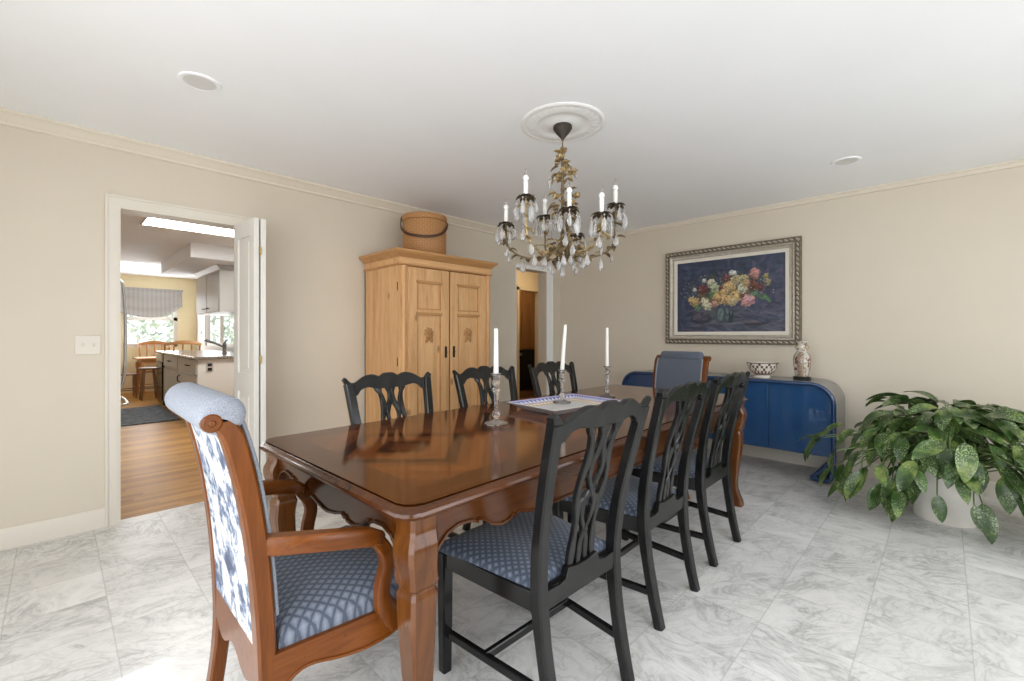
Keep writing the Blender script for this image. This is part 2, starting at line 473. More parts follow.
M['crystal'] = glass('crystal', (0.97, 0.97, 0.97), 0.03, 1.46)
M['crystal'].node_tree.nodes['Principled BSDF'].inputs['Transmission Weight'].default_value = 0.7
M['stick_glass'] = glass('candlestick_crystal', (1, 1, 1), 0.0, 1.48)
M['stick_glass'].node_tree.nodes['Principled BSDF'].inputs['Transmission Weight'].default_value = 0.92
M['clear_glass'] = glass('clear_glass', (1, 1, 1), 0.02, 1.45)
M['wax'] = plain('white_wax', (0.86, 0.85, 0.81), 0.5, 0, 0.01)
M['bulb'] = plain('frosted_bulb', (0.88, 0.88, 0.86), 0.25, 0, 0.0)
M['silver'] = plain('stainless_steel', (0.55, 0.55, 0.55), 0.3, 0.9, 0.05)
M['chrome'] = plain('chrome', (0.35, 0.35, 0.36), 0.2, 1.0, 0.03)
M['iron'] = plain('dark_iron', (0.035, 0.025, 0.02), 0.5, 0.6, 0.1)
M['brass'] = plain('brass', (0.42, 0.30, 0.12), 0.35, 0.9, 0.1)
M['appliance_black'] = plain('black_enamel', (0.01, 0.01, 0.011), 0.2, 0, 0.1)
M['cab_white'] = plain('cabinet_white_paint', (0.80, 0.80, 0.77), 0.4, 0, 0.01)
M['cab_grey'] = plain('shaded_front_and_plate_grey', (0.52, 0.50, 0.47), 0.4, 0, 0.02)  # backlit shade of the cabinet fronts as colour; also the grey socket plates
def granite():
    t = NT('speckled_granite'); co = t.coord()
    c = t.ramp(t.noise(co, 60, 4, 0.7), [(0.35, (0.08, 0.07, 0.06)), (0.5, (0.24, 0.22, 0.19)), (0.65, (0.36, 0.33, 0.29))])
    return t.set(c, 0.2)
M['granite'] = granite()
def basketmat():
    t = NT('woven_cane'); co = t.coord(); x, y, z = t.sep(co)
    ang = t.math('DIVIDE', t.math('ARCTAN2', y, x), 2 * PI)
    u = t.math('MULTIPLY', ang, 52); v = t.math('DIVIDE', z, 0.021)
    ch = t.math('ABSOLUTE', t.math('SUBTRACT', t.math('MODULO', t.math('ADD', t.math('FLOOR', u), t.math('FLOOR', v)), 2.0), 0.0))
    fu = t.math('ABSOLUTE', t.math('SUBTRACT', t.math('FRACT', u), 0.5)); fv = t.math('ABSOLUTE', t.math('SUBTRACT', t.math('FRACT', v), 0.5))
    e = t.math('MAXIMUM', fu, fv)
    n = t.noise(co, 22, 3)
    c = t.mix(ch, (0.46, 0.235, 0.09), (0.50, 0.265, 0.105))
    c = t.mix(t.ramp(e, [(0.36, 0.0), (0.5, 0.6)]), c, (0.27, 0.115, 0.04))
    c = t.mix(t.math('MULTIPLY', n, 0.35), c, (0.40, 0.18, 0.06))
    t.bump(t.math('SUBTRACT', 1.0, e), 0.3, 0.004)
    return t.set(c, 0.6)
M['cane'] = basketmat()
M['leather'] = plain('dark_leather', (0.07, 0.03, 0.012), 0.5, 0, 0.1)
M['blind'] = None
def blindmat():
    t = NT('striped_shade_fabric'); co = t.coord(); x, y, z = t.sep(co)
    f = t.math('FRACT', t.math('DIVIDE', x, 0.075))
    c = t.ramp(f, [(0.0, (0.40, 0.40, 0.40)), (0.12, (0.50, 0.50, 0.49)), (0.6, (0.50, 0.50, 0.49)), (0.7, (0.44, 0.44, 0.44))])
    return t.set(c, 0.9)
M['blind'] = blindmat()
def rugmat():
    t = NT('blue_grey_rug'); co = t.coord()
    n = t.noise(t.mapping(co, (6, 14, 1)), 2, 4, 0.6, 0.5)
    c = t.ramp(n, [(0.35, (0.055, 0.065, 0.085)), (0.5, (0.13, 0.15, 0.18)), (0.62, (0.27, 0.29, 0.31))])
    return t.set(c, 0.95)
M['rug'] = rugmat()

M['outside'] = plain('outside_ground', (0.60, 0.59, 0.56), 0.9, 0, 0.2, 3)
M['light_panel'] = emit('light_panel', (1.0, 0.98, 0.95), 25.0)
M['light_panel_dim'] = emit('light_panel_dim', (1.0, 0.98, 0.95), 0.95)

# ------------------------------------------------------------------ room shell
H = 2.45
XR, YL = 4.82, 3.77            # picture wall, wall with the doorways
XN, YB = -1.3, -2.0            # walls behind the camera
T = 0.14
def slab(name, boxes, mat, **k):
    m = MB()
    for b in boxes: m.box(*b)
    return struct(name, m, mat, **k)

slab('floor', [(XN - T, XR + T, YB - T, YL + 0.06, -0.1, 0)], M['marble'], smooth=0)
slab('floor_kitchen', [(-1.5, 3.4, YL + 0.06, 12.2, -0.1, 0.0)], M['oak_floor'], smooth=0)
slab('floor_hall', [(3.4, 9.0, YL + 0.06, 8.5, -0.1, 0.0)], M['hall_floor'], smooth=0)
slab('ceiling', [(XN - T, XR + T, YB - T, YL + T, H, H + 0.1)], M['ceiling'], smooth=0)
slab('ceiling_kitchen', [(-1.5, 3.4, YL + T, 12.2, H, H + 0.1)], M['ceiling'], smooth=0)
slab('ceiling_hall', [(3.4, 9.0, YL + T, 8.5, H, H + 0.1)], M['ceiling'], smooth=0)
# wall with the two doorways
KD0, KD1, KDH = 0.272, 1.005, 2.02
HD0, HD1, HDH = 3.93, 4.51, 2.03
slab('wall_left', [(XN - T, KD0, YL, YL + T, 0, H), (KD0, KD1, YL, YL + T, KDH, H), (KD1, HD0, YL, YL + T, 0, H),
                   (HD0, HD1, YL, YL + T, HDH, H), (HD1, XR + T, YL, YL + T, 0, H)], M['wall'], smooth=0)
slab('wall_right', [(XR, XR + T, YB - T, YL, 0, H)], M['wall'], smooth=0)
# wall behind, with two windows
def wall_with_holes(name, axis, pos, t, a0, a1, holes, mat):
    m = MB(); cur = a0
    def bx(p, q, z0, z1):
        if axis == 'y': m.box(p, q, pos - t, pos, z0, z1)
        else: m.box(pos - t, pos, p, q, z0, z1)
    for h0, h1, z0, z1 in holes:
        bx(cur, h0, 0, H)
        if z0 > 0: bx(h0, h1, 0, z0)
        bx(h0, h1, z1, H); cur = h1
    bx(cur, a1, 0, H)
    return struct(name, m, mat, smooth=0)
wall_with_holes('wall_back', 'y', YB, T, XN - T, XR + T, [(-0.2, 1.6, 0.45, 2.05), (2.1, 3.9, 0.45, 2.05)], M['wall'])
wall_with_holes('wall_near', 'x', XN, T, YB, YL, [(-1.0, 2.1, 0.02, 2.1)], M['wall'])
def window_frame(name, axis, pos, a0, a1, z0, z1, nv, nh, mat, bar=0.05, dep=0.06):
    m = MB()
    def bx(p, q, c, d):
        if axis == 'y': m.box(p, q, pos - dep / 2, pos + dep / 2, c, d)
        else: m.box(pos - dep / 2, pos + dep / 2, p, q, c, d)
    for k in range(nv + 1):
        a = a0 + (a1 - a0 - bar) * k / nv; bx(a, a + bar, z0, z1)
    for k in range(nh + 1):
        z = z0 + (z1 - z0 - bar) * k / nh; bx(a0, a1, z, z + bar)
    return struct(name, m, mat, smooth=0)
window_frame('window_3', 'y', YB - 0.08, -0.2, 1.6, 0.45, 2.05, 3, 2, M['trim_white'])
window_frame('window_4', 'y', YB - 0.08, 2.1, 3.9, 0.45, 2.05, 3, 2, M['trim_white'])
window_frame('window_5', 'x', XN - 0.08, -1.0, 2.1, 0.02, 2.1, 3, 1, M['trim_white'], 0.07)

# kitchen shell
slab('wall_kitchen_left', [(-1.6, -1.5, YL + T, 12.2, 0, H)], M['wall_white'], smooth=0)
KW = (0.95, 1.86, 0.945, 2.15)
slab('wall_kitchen_back', [(-1.5, KW[0], 12.1, 12.2, 0, H), (KW[0], KW[1], 12.1, 12.2, 0, KW[2]), (KW[0], KW[1], 12.1, 12.2, KW[3], H), (KW[1], 2.3, 12.1, 12.2, 0, H)], M['wall_kitchen'], smooth=0)
SW = (9.0, 11.25, 0.98, 1.95)
slab('wall_kitchen_right', [(2.2, 2.3, YL + T, SW[0], 0, H), (2.2, 2.3, SW[0], SW[1], 0, SW[2]), (2.2, 2.3, SW[0], SW[1], SW[3], H), (2.2, 2.3, SW[1], 12.1, 0, H)], M['wall_white'], smooth=0)
slab('ceiling_soffit', [(1.257, 2.2, 7.26, 9.68, 2.25, H)], M['ceiling'], smooth=0)
window_frame('window_1', 'y', 12.14, KW[0], KW[1], KW[2], KW[3], 1, 2, M['trim_white'], 0.07)
window_frame('window_2', 'x', 2.25, SW[0], SW[1], SW[2], SW[3], 2, 1, M['trim_white'], 0.06)
# hall shell
HX0, HX1, HZ = 5.50, 6.02, 1.97
slab('wall_hall_back', [(3.4, HX0, 5.2, 5.3, 0, H), (HX0, HX1, 5.2, 5.3, HZ, H), (HX1, 9.0, 5.2, 5.3, 0, H)], M['wall_hall'], smooth=0)
slab('wall_hall_left', [(3.3, 3.4, YL + T, 8.5, 0, H)], M['wall_hall'], smooth=0)
slab('wall_hall_far', [(3.4, 9.0, 8.4, 8.5, 0, H)], M['wall_hall'], smooth=0)
slab('wall_hall_right', [(8.9, 9.0, YL + T, 8.4, 0, H), (XR + T, 9.0, YL + T - 0.1, YL + T, 0, H)], M['wall_hall'], smooth=0)
slab('ground', [(-8, 16, 12.3, 22, -0.3, -0.15), (-14, -1.6, -14, 22, -0.3, -0.15), (-1.6, 16, -14, -2.3, -0.3, -0.15)], M['outside'], smooth=0)

# trims
def strip(name, prof, p0, p1, inward, mat):
    """profile of (out,z) swept from p0 to p1 along a wall; inward = unit vector into the room"""
    m = MB(); iv = Vector((*inward, 0))
    m.loft([[Vector((*p, 0)) + iv * o + Vector((0, 0, z)) for o, z in prof] for p in (p0, p1)])
    return struct(name, m, mat, smooth=30)
BB = [(0, 0), (0.016, 0), (0.016, 0.098), (0.011, 0.108), (0.006, 0.117), (0, 0.117)]
CR = [(0, H), (0.062, H), (0.062, H - 0.012), (0.052, H - 0.020), (0.040, H - 0.030), (0.026, H - 0.050), (0.016, H - 0.060), (0.016, H - 0.074), (0, H - 0.082)]
CR2 = [(0, H), (0.034, H), (0.034, H - 0.010), (0.022, H - 0.016), (0.014, H - 0.032), (0.014, H - 0.040), (0, H - 0.044)]
strip('baseboard_left', BB, (XN, YL), (KD0 - 0.062, YL), (0, -1), M['trim'])
strip('baseboard_middle', BB, (KD1 + 0.062, YL), (HD0 - 0.06, YL), (0, -1), M['trim'])
strip('baseboard_right', BB, (XR, YB), (XR, YL), (-1, 0), M['trim'])
strip('baseboard_corner', BB, (HD1 + 0.2, YL), (XR, YL), (0, -1), M['trim'])
strip('trim_1', CR, (XN, YL), (XR, YL), (0, -1), M['cream'])
strip('trim_2', CR2, (XR, YB), (XR, YL), (-1, 0), M['cream'])
def casing(name, x0, x1, h, wl, wr, wt, mat):
    m = MB(); y0 = YL - 0.016; L, Rr, Tp = x0 - wl, x1 + wr, h + wt
    m.box(L, x0, y0, YL, 0, Tp); m.box(x1, Rr, y0, YL, 0, Tp); m.box(x0, x1, y0, YL, h, Tp)
    b = 0.014
    if wl > 0.02: m.box(L, L + b, y0 - 0.008, y0, 0, Tp)
    m.box(Rr - b, Rr, y0 - 0.008, y0, 0, Tp); m.box(L + (b if wl > 0.02 else 0), Rr - b, y0 - 0.008, y0, Tp - b, Tp)
    if wl < 0.02: return struct(name, m, mat, smooth=0)
    m.box(x0, x0 + 0.012, y0 + 0.004, YL + T + 0.01, 0, h - 0.012); m.box(x1 - 0.012, x1, y0 + 0.004, YL + T + 0.01, 0, h - 0.012)
    m.box(x0, x1, y0 + 0.004, YL + T + 0.01, h - 0.012, h)
    return struct(name, m, mat, smooth=0)
casing('trim_3', KD0, KD1, KDH, 0.062, 0.062, 0.066, M['trim'])
casing('trim_4', HD0, HD1, HDH, 0.004, 0.12, 0.05, M['plaster'])
m = MB(); m.box(HX0 - 0.055, HX0, 5.185, 5.2, 0, HZ + 0.05); m.box(HX1, HX1 + 0.055, 5.185, 5.2, 0, HZ + 0.05); m.box(HX0 - 0.055, HX1 + 0.055, 5.185, 5.2, HZ, HZ + 0.05)
struct('trim_5', m, M['wall_hall'], smooth=0)
m = MB(); m.box(3.4, HX0 - 0.055, 5.185, 5.2, 0, 0.11); m.box(HX1 + 0.055, 8.9, 5.185, 5.2, 0, 0.11)
struct('baseboard_hall', m, M['trim_white'], smooth=0)

# bifold door folded open against the right jamb
door = thing('door_1', 'white bifold door with panels folded open at the kitchen doorway', 'door')
door['kind'] = 'structure'
def door_leaf(p0, p1, th, name='door_leaf'):
    d = Vector((p1[0] - p0[0], p1[1] - p0[1], 0)); L = d.length; d.normalize(); n = Vector((-d.y, d.x, 0))
    m = MB(); h0, h1 = 0.012, 2.005
    def bx(a, b, z0, z1, t0, t1):
        vs = [Vector((*p0, 0)) + d * u + n * w + Vector((0, 0, z)) for z in (z0, z1) for w in (t0, t1) for u in (a, b)]
        m.add(vs, [(0, 2, 3, 1), (4, 5, 7, 6), (0, 1, 5, 4), (2, 6, 7, 3), (0, 4, 6, 2), (1, 3, 7, 5)])
    s = 0.075; t = th / 2
    bx(0, s, h0, h1, -t, t); bx(L - s, L, h0, h1, -t, t)
    for z0, z1 in ((h0, 0.20), (0.80, 0.93), (1.89, h1)): bx(s, L - s, z0, z1, -t, t)
    for z0, z1 in ((0.20, 0.80), (0.93, 1.89)):
        bx(s, L - s, z0, z1, -t * 0.3, t * 0.3)
        bx(s + 0.035, L - s - 0.035, z0 + 0.035, z1 - 0.035, -t * 0.75, t * 0.75)
    return m.build(name, M['trim_white'], door, smooth=0, bevel=0.002)
la = door_leaf((0.985, 3.745), (1.002, 3.385), 0.032)
lb = door_leaf((0.925, 3.745), (0.958, 3.385), 0.032)
for z in (0.22, 1.03, 1.78):
    m = MB(); m.lathe([(0.005, -0.03), (0.005, 0.03)], 10, (0.98, 3.379, z)); m.box(0.974, 0.986, 3.372, 3.382, z - 0.024, z + 0.024)
    m.build('hinge', M['brass'], door)

# ceiling medallion and recessed lights
CHX, CHY = 2.09, 1.62
med = MB()
med.lathe([(0.0, 0), (0.245, 0), (0.247, -0.003), (0.240, -0.008), (0.228, -0.010), (0.220, -0.007), (0.205, -0.006), (0.195, -0.010), (0.165, -0.013),
           (0.150, -0.011), (0.142, -0.006), (0.120, -0.005), (0.09, -0.006), (0.075, -0.011), (0.05, -0.014), (0.0, -0.014)], 64)
for k in range(28):
    a = 2 * PI * k / 28
    med.leaf((0.16 * math.cos(a), 0.16 * math.sin(a), -0.012), (math.cos(a), math.sin(a), -0.04), (0, 0, -1), 0.065, 0.034, 0.3, 0.15, 4)
o = med.build('ceiling_medallion', M['plaster'], None, loc=(CHX, CHY, H))
props(o, 'round white plaster medallion with leaf relief on the ceiling above the chandelier', 'ceiling medallion')
def recessed(x, y, label, ring_out=0.088):
    t = thing('recessed_light', label, 'ceiling light', (x, y, H), 0, 'recessed ceiling lights')
    m = MB(); m.lathe([(0.066, -0.002), (0.070, -0.007), (0.085, -0.007), (ring_out, -0.003), (ring_out, 0)], 40, cap=False); m.build('trim_ring', M['ceiling'], t)
    m = MB(); m.lathe([(0.0, -0.0015), (0.068, -0.0015), (0.068, -0.006), (0.05, -0.004), (0.0, -0.003)], 32); m.build('lens', M['lens_grey'], t)
recessed(0.494, 2.635, 'white recessed ceiling light nearest the kitchen doorway wall')
recessed(3.959, 0.509, 'white recessed ceiling light near the wall with the painting')

# light switch
t = thing('light_switch', 'ivory double toggle light switch on the wall left of the doorway', 'light switch', (0.134, YL, 1.139))
m = MB(); m.box(-0.058, 0.058, -0.007, 0, -0.058, 0.058); m.build('cover_plate', M['trim'], t, bevel=0.003)
for sx in (-0.023, 0.023):
    m = MB(); m.box(sx - 0.006, sx + 0.006, -0.016, -0.006, -0.010, 0.012); m.build('toggle', M['cream'], t, bevel=0.002)

# ------------------------------------------------------------------ dining table
TX, TY, TZ = 2.0, 1.512, 0.77
TL, TW = 1.42, 0.55
tb = thing('dining_table', 'long walnut dining table with scalloped apron and inlaid top', 'table', (TX, TY, 0), math.radians(1.0))
def top_ring(inset, z, ch=0.05):
    a, b = TL - inset, TW - inset
    pts = []
    for sx, sy in ((1, 1), (-1, 1), (-1, -1), (1, -1)):
        c1, c2 = (sx * a, sy * (b - ch)), (sx * (a - ch), sy * b)
        mid = (sx * (a - ch * 0.36), sy * (b - ch * 0.36))
        seq = [c1, (c1[0] - sx * 0.006, c1[1] + sy * 0.010), (mid[0] + sx * 0.011, mid[1] - sy * 0.011), mid, (mid[0] - sx * 0.011, mid[1] + sy * 0.011), (c2[0] + sx * 0.010, c2[1] - sy * 0.006), c2]
        if sx * sy < 0: seq = seq[::-1]
        pts += seq
    return [(x, y, z) for x, y in pts]
m = MB()
m.loft([top_ring(0.022, TZ - 0.006), top_ring(0.018, TZ)])
m.build('table_top', M['parquet'], tb, smooth=30)
m = MB()
m.loft([top_ring(0.03, 0.728), top_ring(0.012, 0.730), top_ring(0.004, 0.736), top_ring(0.0, 0.744), top_ring(0.002, 0.752), top_ring(0.010, 0.757), top_ring(0.013, 0.760), top_ring(0.017, 0.7645), top_ring(0.0185, 0.7645), top_ring(0.022, 0.7635)])
m.build('top_edge_moulding', M['table_wood'], tb, smooth=40)
def apron_profile(L):
    """half-profile: distance from leg -> bottom z"""
    base = [(0.0, 0.590), (0.02, 0.628), (0.05, 0.655), (0.09, 0.668), (0.14, 0.664), (0.165, 0.652)]
    base2 = [(0.166, 0.660), (0.185, 0.655), (0.22, 0.630), (0.26, 0.616), (0.30, 0.620), (0.318, 0.632)]
    base3 = [(0.319, 0.624), (0.34, 0.634), (0.38, 0.622), (min(0.44, L / 2), 0.612)]
    return base + base2 + base3
def apron(L, fn, name, mat):
    h = apron_profile(L)
    low = [(d, z) for d, z in h] + [(L - d, z) for d, z in reversed(h)]
    poly = low + [(L, 0.735), (0, 0.735)]
    m = MB(); m.prism(poly, fn, 0, 0.022)
    bead = [fn(a, b, -0.003) for a, b in low]
    m.sweep(bead, 0.004, 0.004, (0, 0, 1), 'rect')
    return m.build(name, mat, tb, smooth=30)
LX, LY = TL - 0.08, TW - 0.068
for s in (1, -1):
    apron(2 * LX - 0.06, lambda a, b, d, s=s: (-LX + 0.03 + a, s * (LY + 0.026 - d), b), 'apron', M['table_wood'])
    apron(2 * LY - 0.06, lambda a, b, d, s=s: (s * (LX + 0.026 - d), -LY + 0.03 + a, b), 'apron', M['table_wood_y'])
W_ = [(0, 0.034), (0.03, 0.036), (0.07, 0.030), (0.14, 0.027), (0.30, 0.034), (0.42, 0.039), (0.485, 0.041), (0.515, 0.0425), (0.527, 0.038), (0.533, 0.038),
      (0.545, 0.0455), (0.58, 0.044), (0.62, 0.046), (0.66, 0.046), (0.685, 0.042), (0.735, 0.042)]
O_ = [(0, 0.006), (0.05, 0.0), (0.14, -0.016), (0.30, -0.012), (0.45, -0.002), (0.53, -0.006), (0.60, 0.006), (0.65, 0.010), (0.69, 0.0), (0.735, 0.0)]
for sx in (1, -1):
    for sy in (1, -1):
        m = MB(); rings = []
        zs = sorted(set(lin(0, 0.735, 40) + [0.515, 0.527, 0.533, 0.545, 0.685]))
        for z in zs:
            # straight segments around the carved notch
            w = curve(W_, z); off = curve(O_, z); q = 0.78
            ang = [(1, q), (q, 1), (-q, 1), (-1, q), (-1, -q), (-q, -1), (q, -1), (1, -q)]
            rings.append([(sx * (LX + off) + w * u, sy * (LY + off) + w * v_, z) for u, v_ in ang])
        m.loft(rings); m.build('leg', M['table_leg'], tb, smooth=30)

# ------------------------------------------------------------------ black dining chairs (local: back at -y, faces +y)
YBK = [(0, -0.262), (0.12, -0.235), (0.30, -0.205), (0.45, -0.195), (0.62, -0.213), (0.80, -0.252), (0.99, -0.300)]
XBK = [(0, 0.188), (0.2, 0.190), (0.45, 0.198), (0.62, 0.208), (0.80, 0.224), (0.92, 0.233), (0.99, 0.240)]
def black_chair(label, group):
    c = thing('dining_chair', label, 'chair', (0, 0, 0), 0, group)
    for s in (-1, 1):
        zs = lin(0, 0.955, 18)
        m = MB(); m.sweep([(s * curve(XBK, z), curve(YBK, z), z) for z in zs], [0.0215 if z > 0.1 else 0.019 for z in zs], [0.022 if 0.3 < z < 0.6 else 0.019 for z in zs], (0, 1, 0))
        m.build('back_post', M['black'], c, smooth=25)
        m = MB(); m.sweep([(s * 0.238, 0.222, 0), (s * 0.238, 0.222, 0.2), (s * 0.238, 0.222, 0.425)], [0.018, 0.021, 0.022], None, (0, 1, 0)); m.build('front_leg', M['black'], c, smooth=25)
        m = MB(); m.sweep([(s * 0.234, 0.21, 0.135), (s * 0.19, -0.225, 0.135)], 0.010, 0.0145, (0, 0, 1)); m.build('side_stretcher', M['black'], c, smooth=25)
    m = MB(); m.sweep([(-0.215, 0.03, 0.137), (0.215, 0.03, 0.137)], 0.010, 0.0145, (0, 0, 1)); m.build('cross_stretcher', M['black'], c, smooth=25)
    # seat rail frame
    m = MB()
    for p0, p1 in (((-0.238, 0.228), (0.238, 0.228)), ((-0.2, -0.19), (-0.24, 0.22)), ((0.2, -0.19), (0.24, 0.22)), ((-0.2, -0.19), (0.2, -0.19))):
        m.sweep([(*p0, 0.404), (*p1, 0.404)], 0.012, 0.030, (0, 0, 1), 'sharp')
    m.build('seat_rail', M['black'], c, smooth=25, bevel=0.002)
    # upholstered drop seat
    m = MB(); rings = []
    for ins, z in ((0.006, 0.424), (0.0, 0.436), (0.008, 0.450), (0.028, 0.461), (0.07, 0.470), (0.13, 0.476)):
        ring = []
        yb, yf = -0.175 + ins * 0.9, 0.252 - ins
        xb, xf = 0.202 - ins, 0.262 - ins
        N = 10
        for i in range(N): ring.append((-xf + 2 * xf * i / N, yf + 0.012 * math.sin(PI * i / N), z))
        for i in range(N): ring.append((xf + (xb - xf) * i / N, yf + (yb - yf) * i / N, z))
        for i in range(N): ring.append((xb - 2 * xb * i / N, yb, z))
        for i in range(N): ring.append((-xb + (xb - xf) * i / N, yb + (yf - yb) * i / N, z))
        rings.append(ring)
    m.loft(rings); m.build('seat', M['seat_fabric'], c, smooth=60)
    # crest rail
    TOP = [(0, 0.998), (0.030, 0.996), (0.048, 0.985), (0.057, 0.982), (0.067, 0.985), (0.09, 0.993), (0.125, 0.992), (0.16, 0.980), (0.19, 0.963), (0.215, 0.956), (0.238, 0.974), (0.252, 0.988), (0.264, 0.974)]
    BOT = [(0, 0.922), (0.055, 0.918), (0.09, 0.922), (0.135, 0.930), (0.175, 0.920), (0.20, 0.896), (0.222, 0.896), (0.245, 0.930), (0.254, 0.950), (0.264, 0.974)]
    m = MB(); rings = []
    for x in lin(-0.264, 0.264, 57):
        zt, zb = curve(TOP, abs(x)), curve(BOT, abs(x))
        bow = 0.012 * (abs(x) / 0.264) ** 2 - 0.012
        yt, yb2 = curve(YBK, zt) + bow, curve(YBK, zb) + bow
        th = 0.013; e = min(0.006, (zt - zb) * 0.3)
        rings.append([(x, yb2 - th, zb + e * 0.5), (x, yb2 - th * 0.7, zb), (x, yb2 + th, zb), (x, yt + th, zt - e), (x, yt + th * 0.4, zt), (x, yt - th * 0.4, zt), (x, yt - th, zt - e)])
    m.loft(rings); m.build('crest_rail', M['black'], c, smooth=35)
    # pierced interlaced splat
    m = MB()
    def rib(pts, w=0.0085, t=0.008, dy=0.0):
        zs = lin(pts[-1][0], pts[0][0], 26); q = sorted(pts)
        P = [(curve(q, z), curve(YBK, z) - 0.012 * (1 if z > 0.85 else max(0, (z - 0.47) / 0.38)) + dy, z) for z in zs]
        ws = [w * (1.5 if z > 0.9 else 1.0 + 0.25 * math.sin(z * 40)) for z in zs]
        m.sweep(P, ws, t, (0, 1, 0))
    for s in (1, -1):
        rib([(0.935, s * 0.078), (0.90, s * 0.066), (0.86, s * 0.054), (0.81, s * 0.053), (0.765, s * 0.065), (0.71, s * 0.069), (0.65, s * 0.056), (0.58, s * 0.049), (0.50, s * 0.054), (0.435, s * 0.064)], 0.0125, 0.009)
        rib([(0.935, s * 0.016), (0.89, s * 0.010), (0.85, s * 0.012), (0.80, s * 0.032), (0.755, s * 0.030), (0.71, s * 0.004), (0.665, -s * 0.026), (0.62, -s * 0.024), (0.58, -s * 0.006), (0.54, s * 0.014), (0.50, s * 0.017), (0.435, s * 0.021)], 0.0105, 0.0092, 0.001 * s)
        rib([(0.86, s * 0.056), (0.835, s * 0.048), (0.81, s * 0.036), (0.78, s * 0.033)], 0.008)
        rib([(0.68, -s * 0.030), (0.665, -s * 0.045), (0.65, -s * 0.056)], 0.008)
    m.build('splat', M['black'], c, smooth=30)
    m = MB(); m.prism([(-0.19, 0.378), (0.19, 0.378), (0.19, 0.436), (0.12, 0.432), (0.088, 0.440), (0.076, 0.470), (0.03, 0.462), (-0.03, 0.462), (-0.076, 0.470), (-0.088, 0.440), (-0.12, 0.432), (-0.19, 0.436)], lambda a, b, d: (a, d, b), -0.212, -0.186)
    m.build('splat_shoe', M['black'], c, smooth=0, bevel=0.002)
    return c
G1 = 'black dining chairs along the table'
ch0 = black_chair('nearest black dining chair with blue lattice seat on the open side of the table', G1)
ch0.location = (1.205, 1.055, 0); ch0.rotation_euler = (0, 0, math.radians(-1.5))
dup(ch0, (1.905, 1.10, 0), math.radians(1.0), 'middle black dining chair of the three with their backs to the camera')
dup(ch0, (2.575, 1.125, 0), math.radians(0.5), 'farthest of the black dining chairs with backs to the camera, close to the blue sideboard')
dup(ch0, (1.26, 1.85, 0), PI + math.radians(1), 'black dining chair across the table at the left end before the pine armoire')
dup(ch0, (1.955, 1.855, 0), PI, 'black dining chair across the table behind the front crystal candlestick')
dup(ch0, (2.65, 1.86, 0), PI, 'black dining chair across the table in front of the hall doorway')

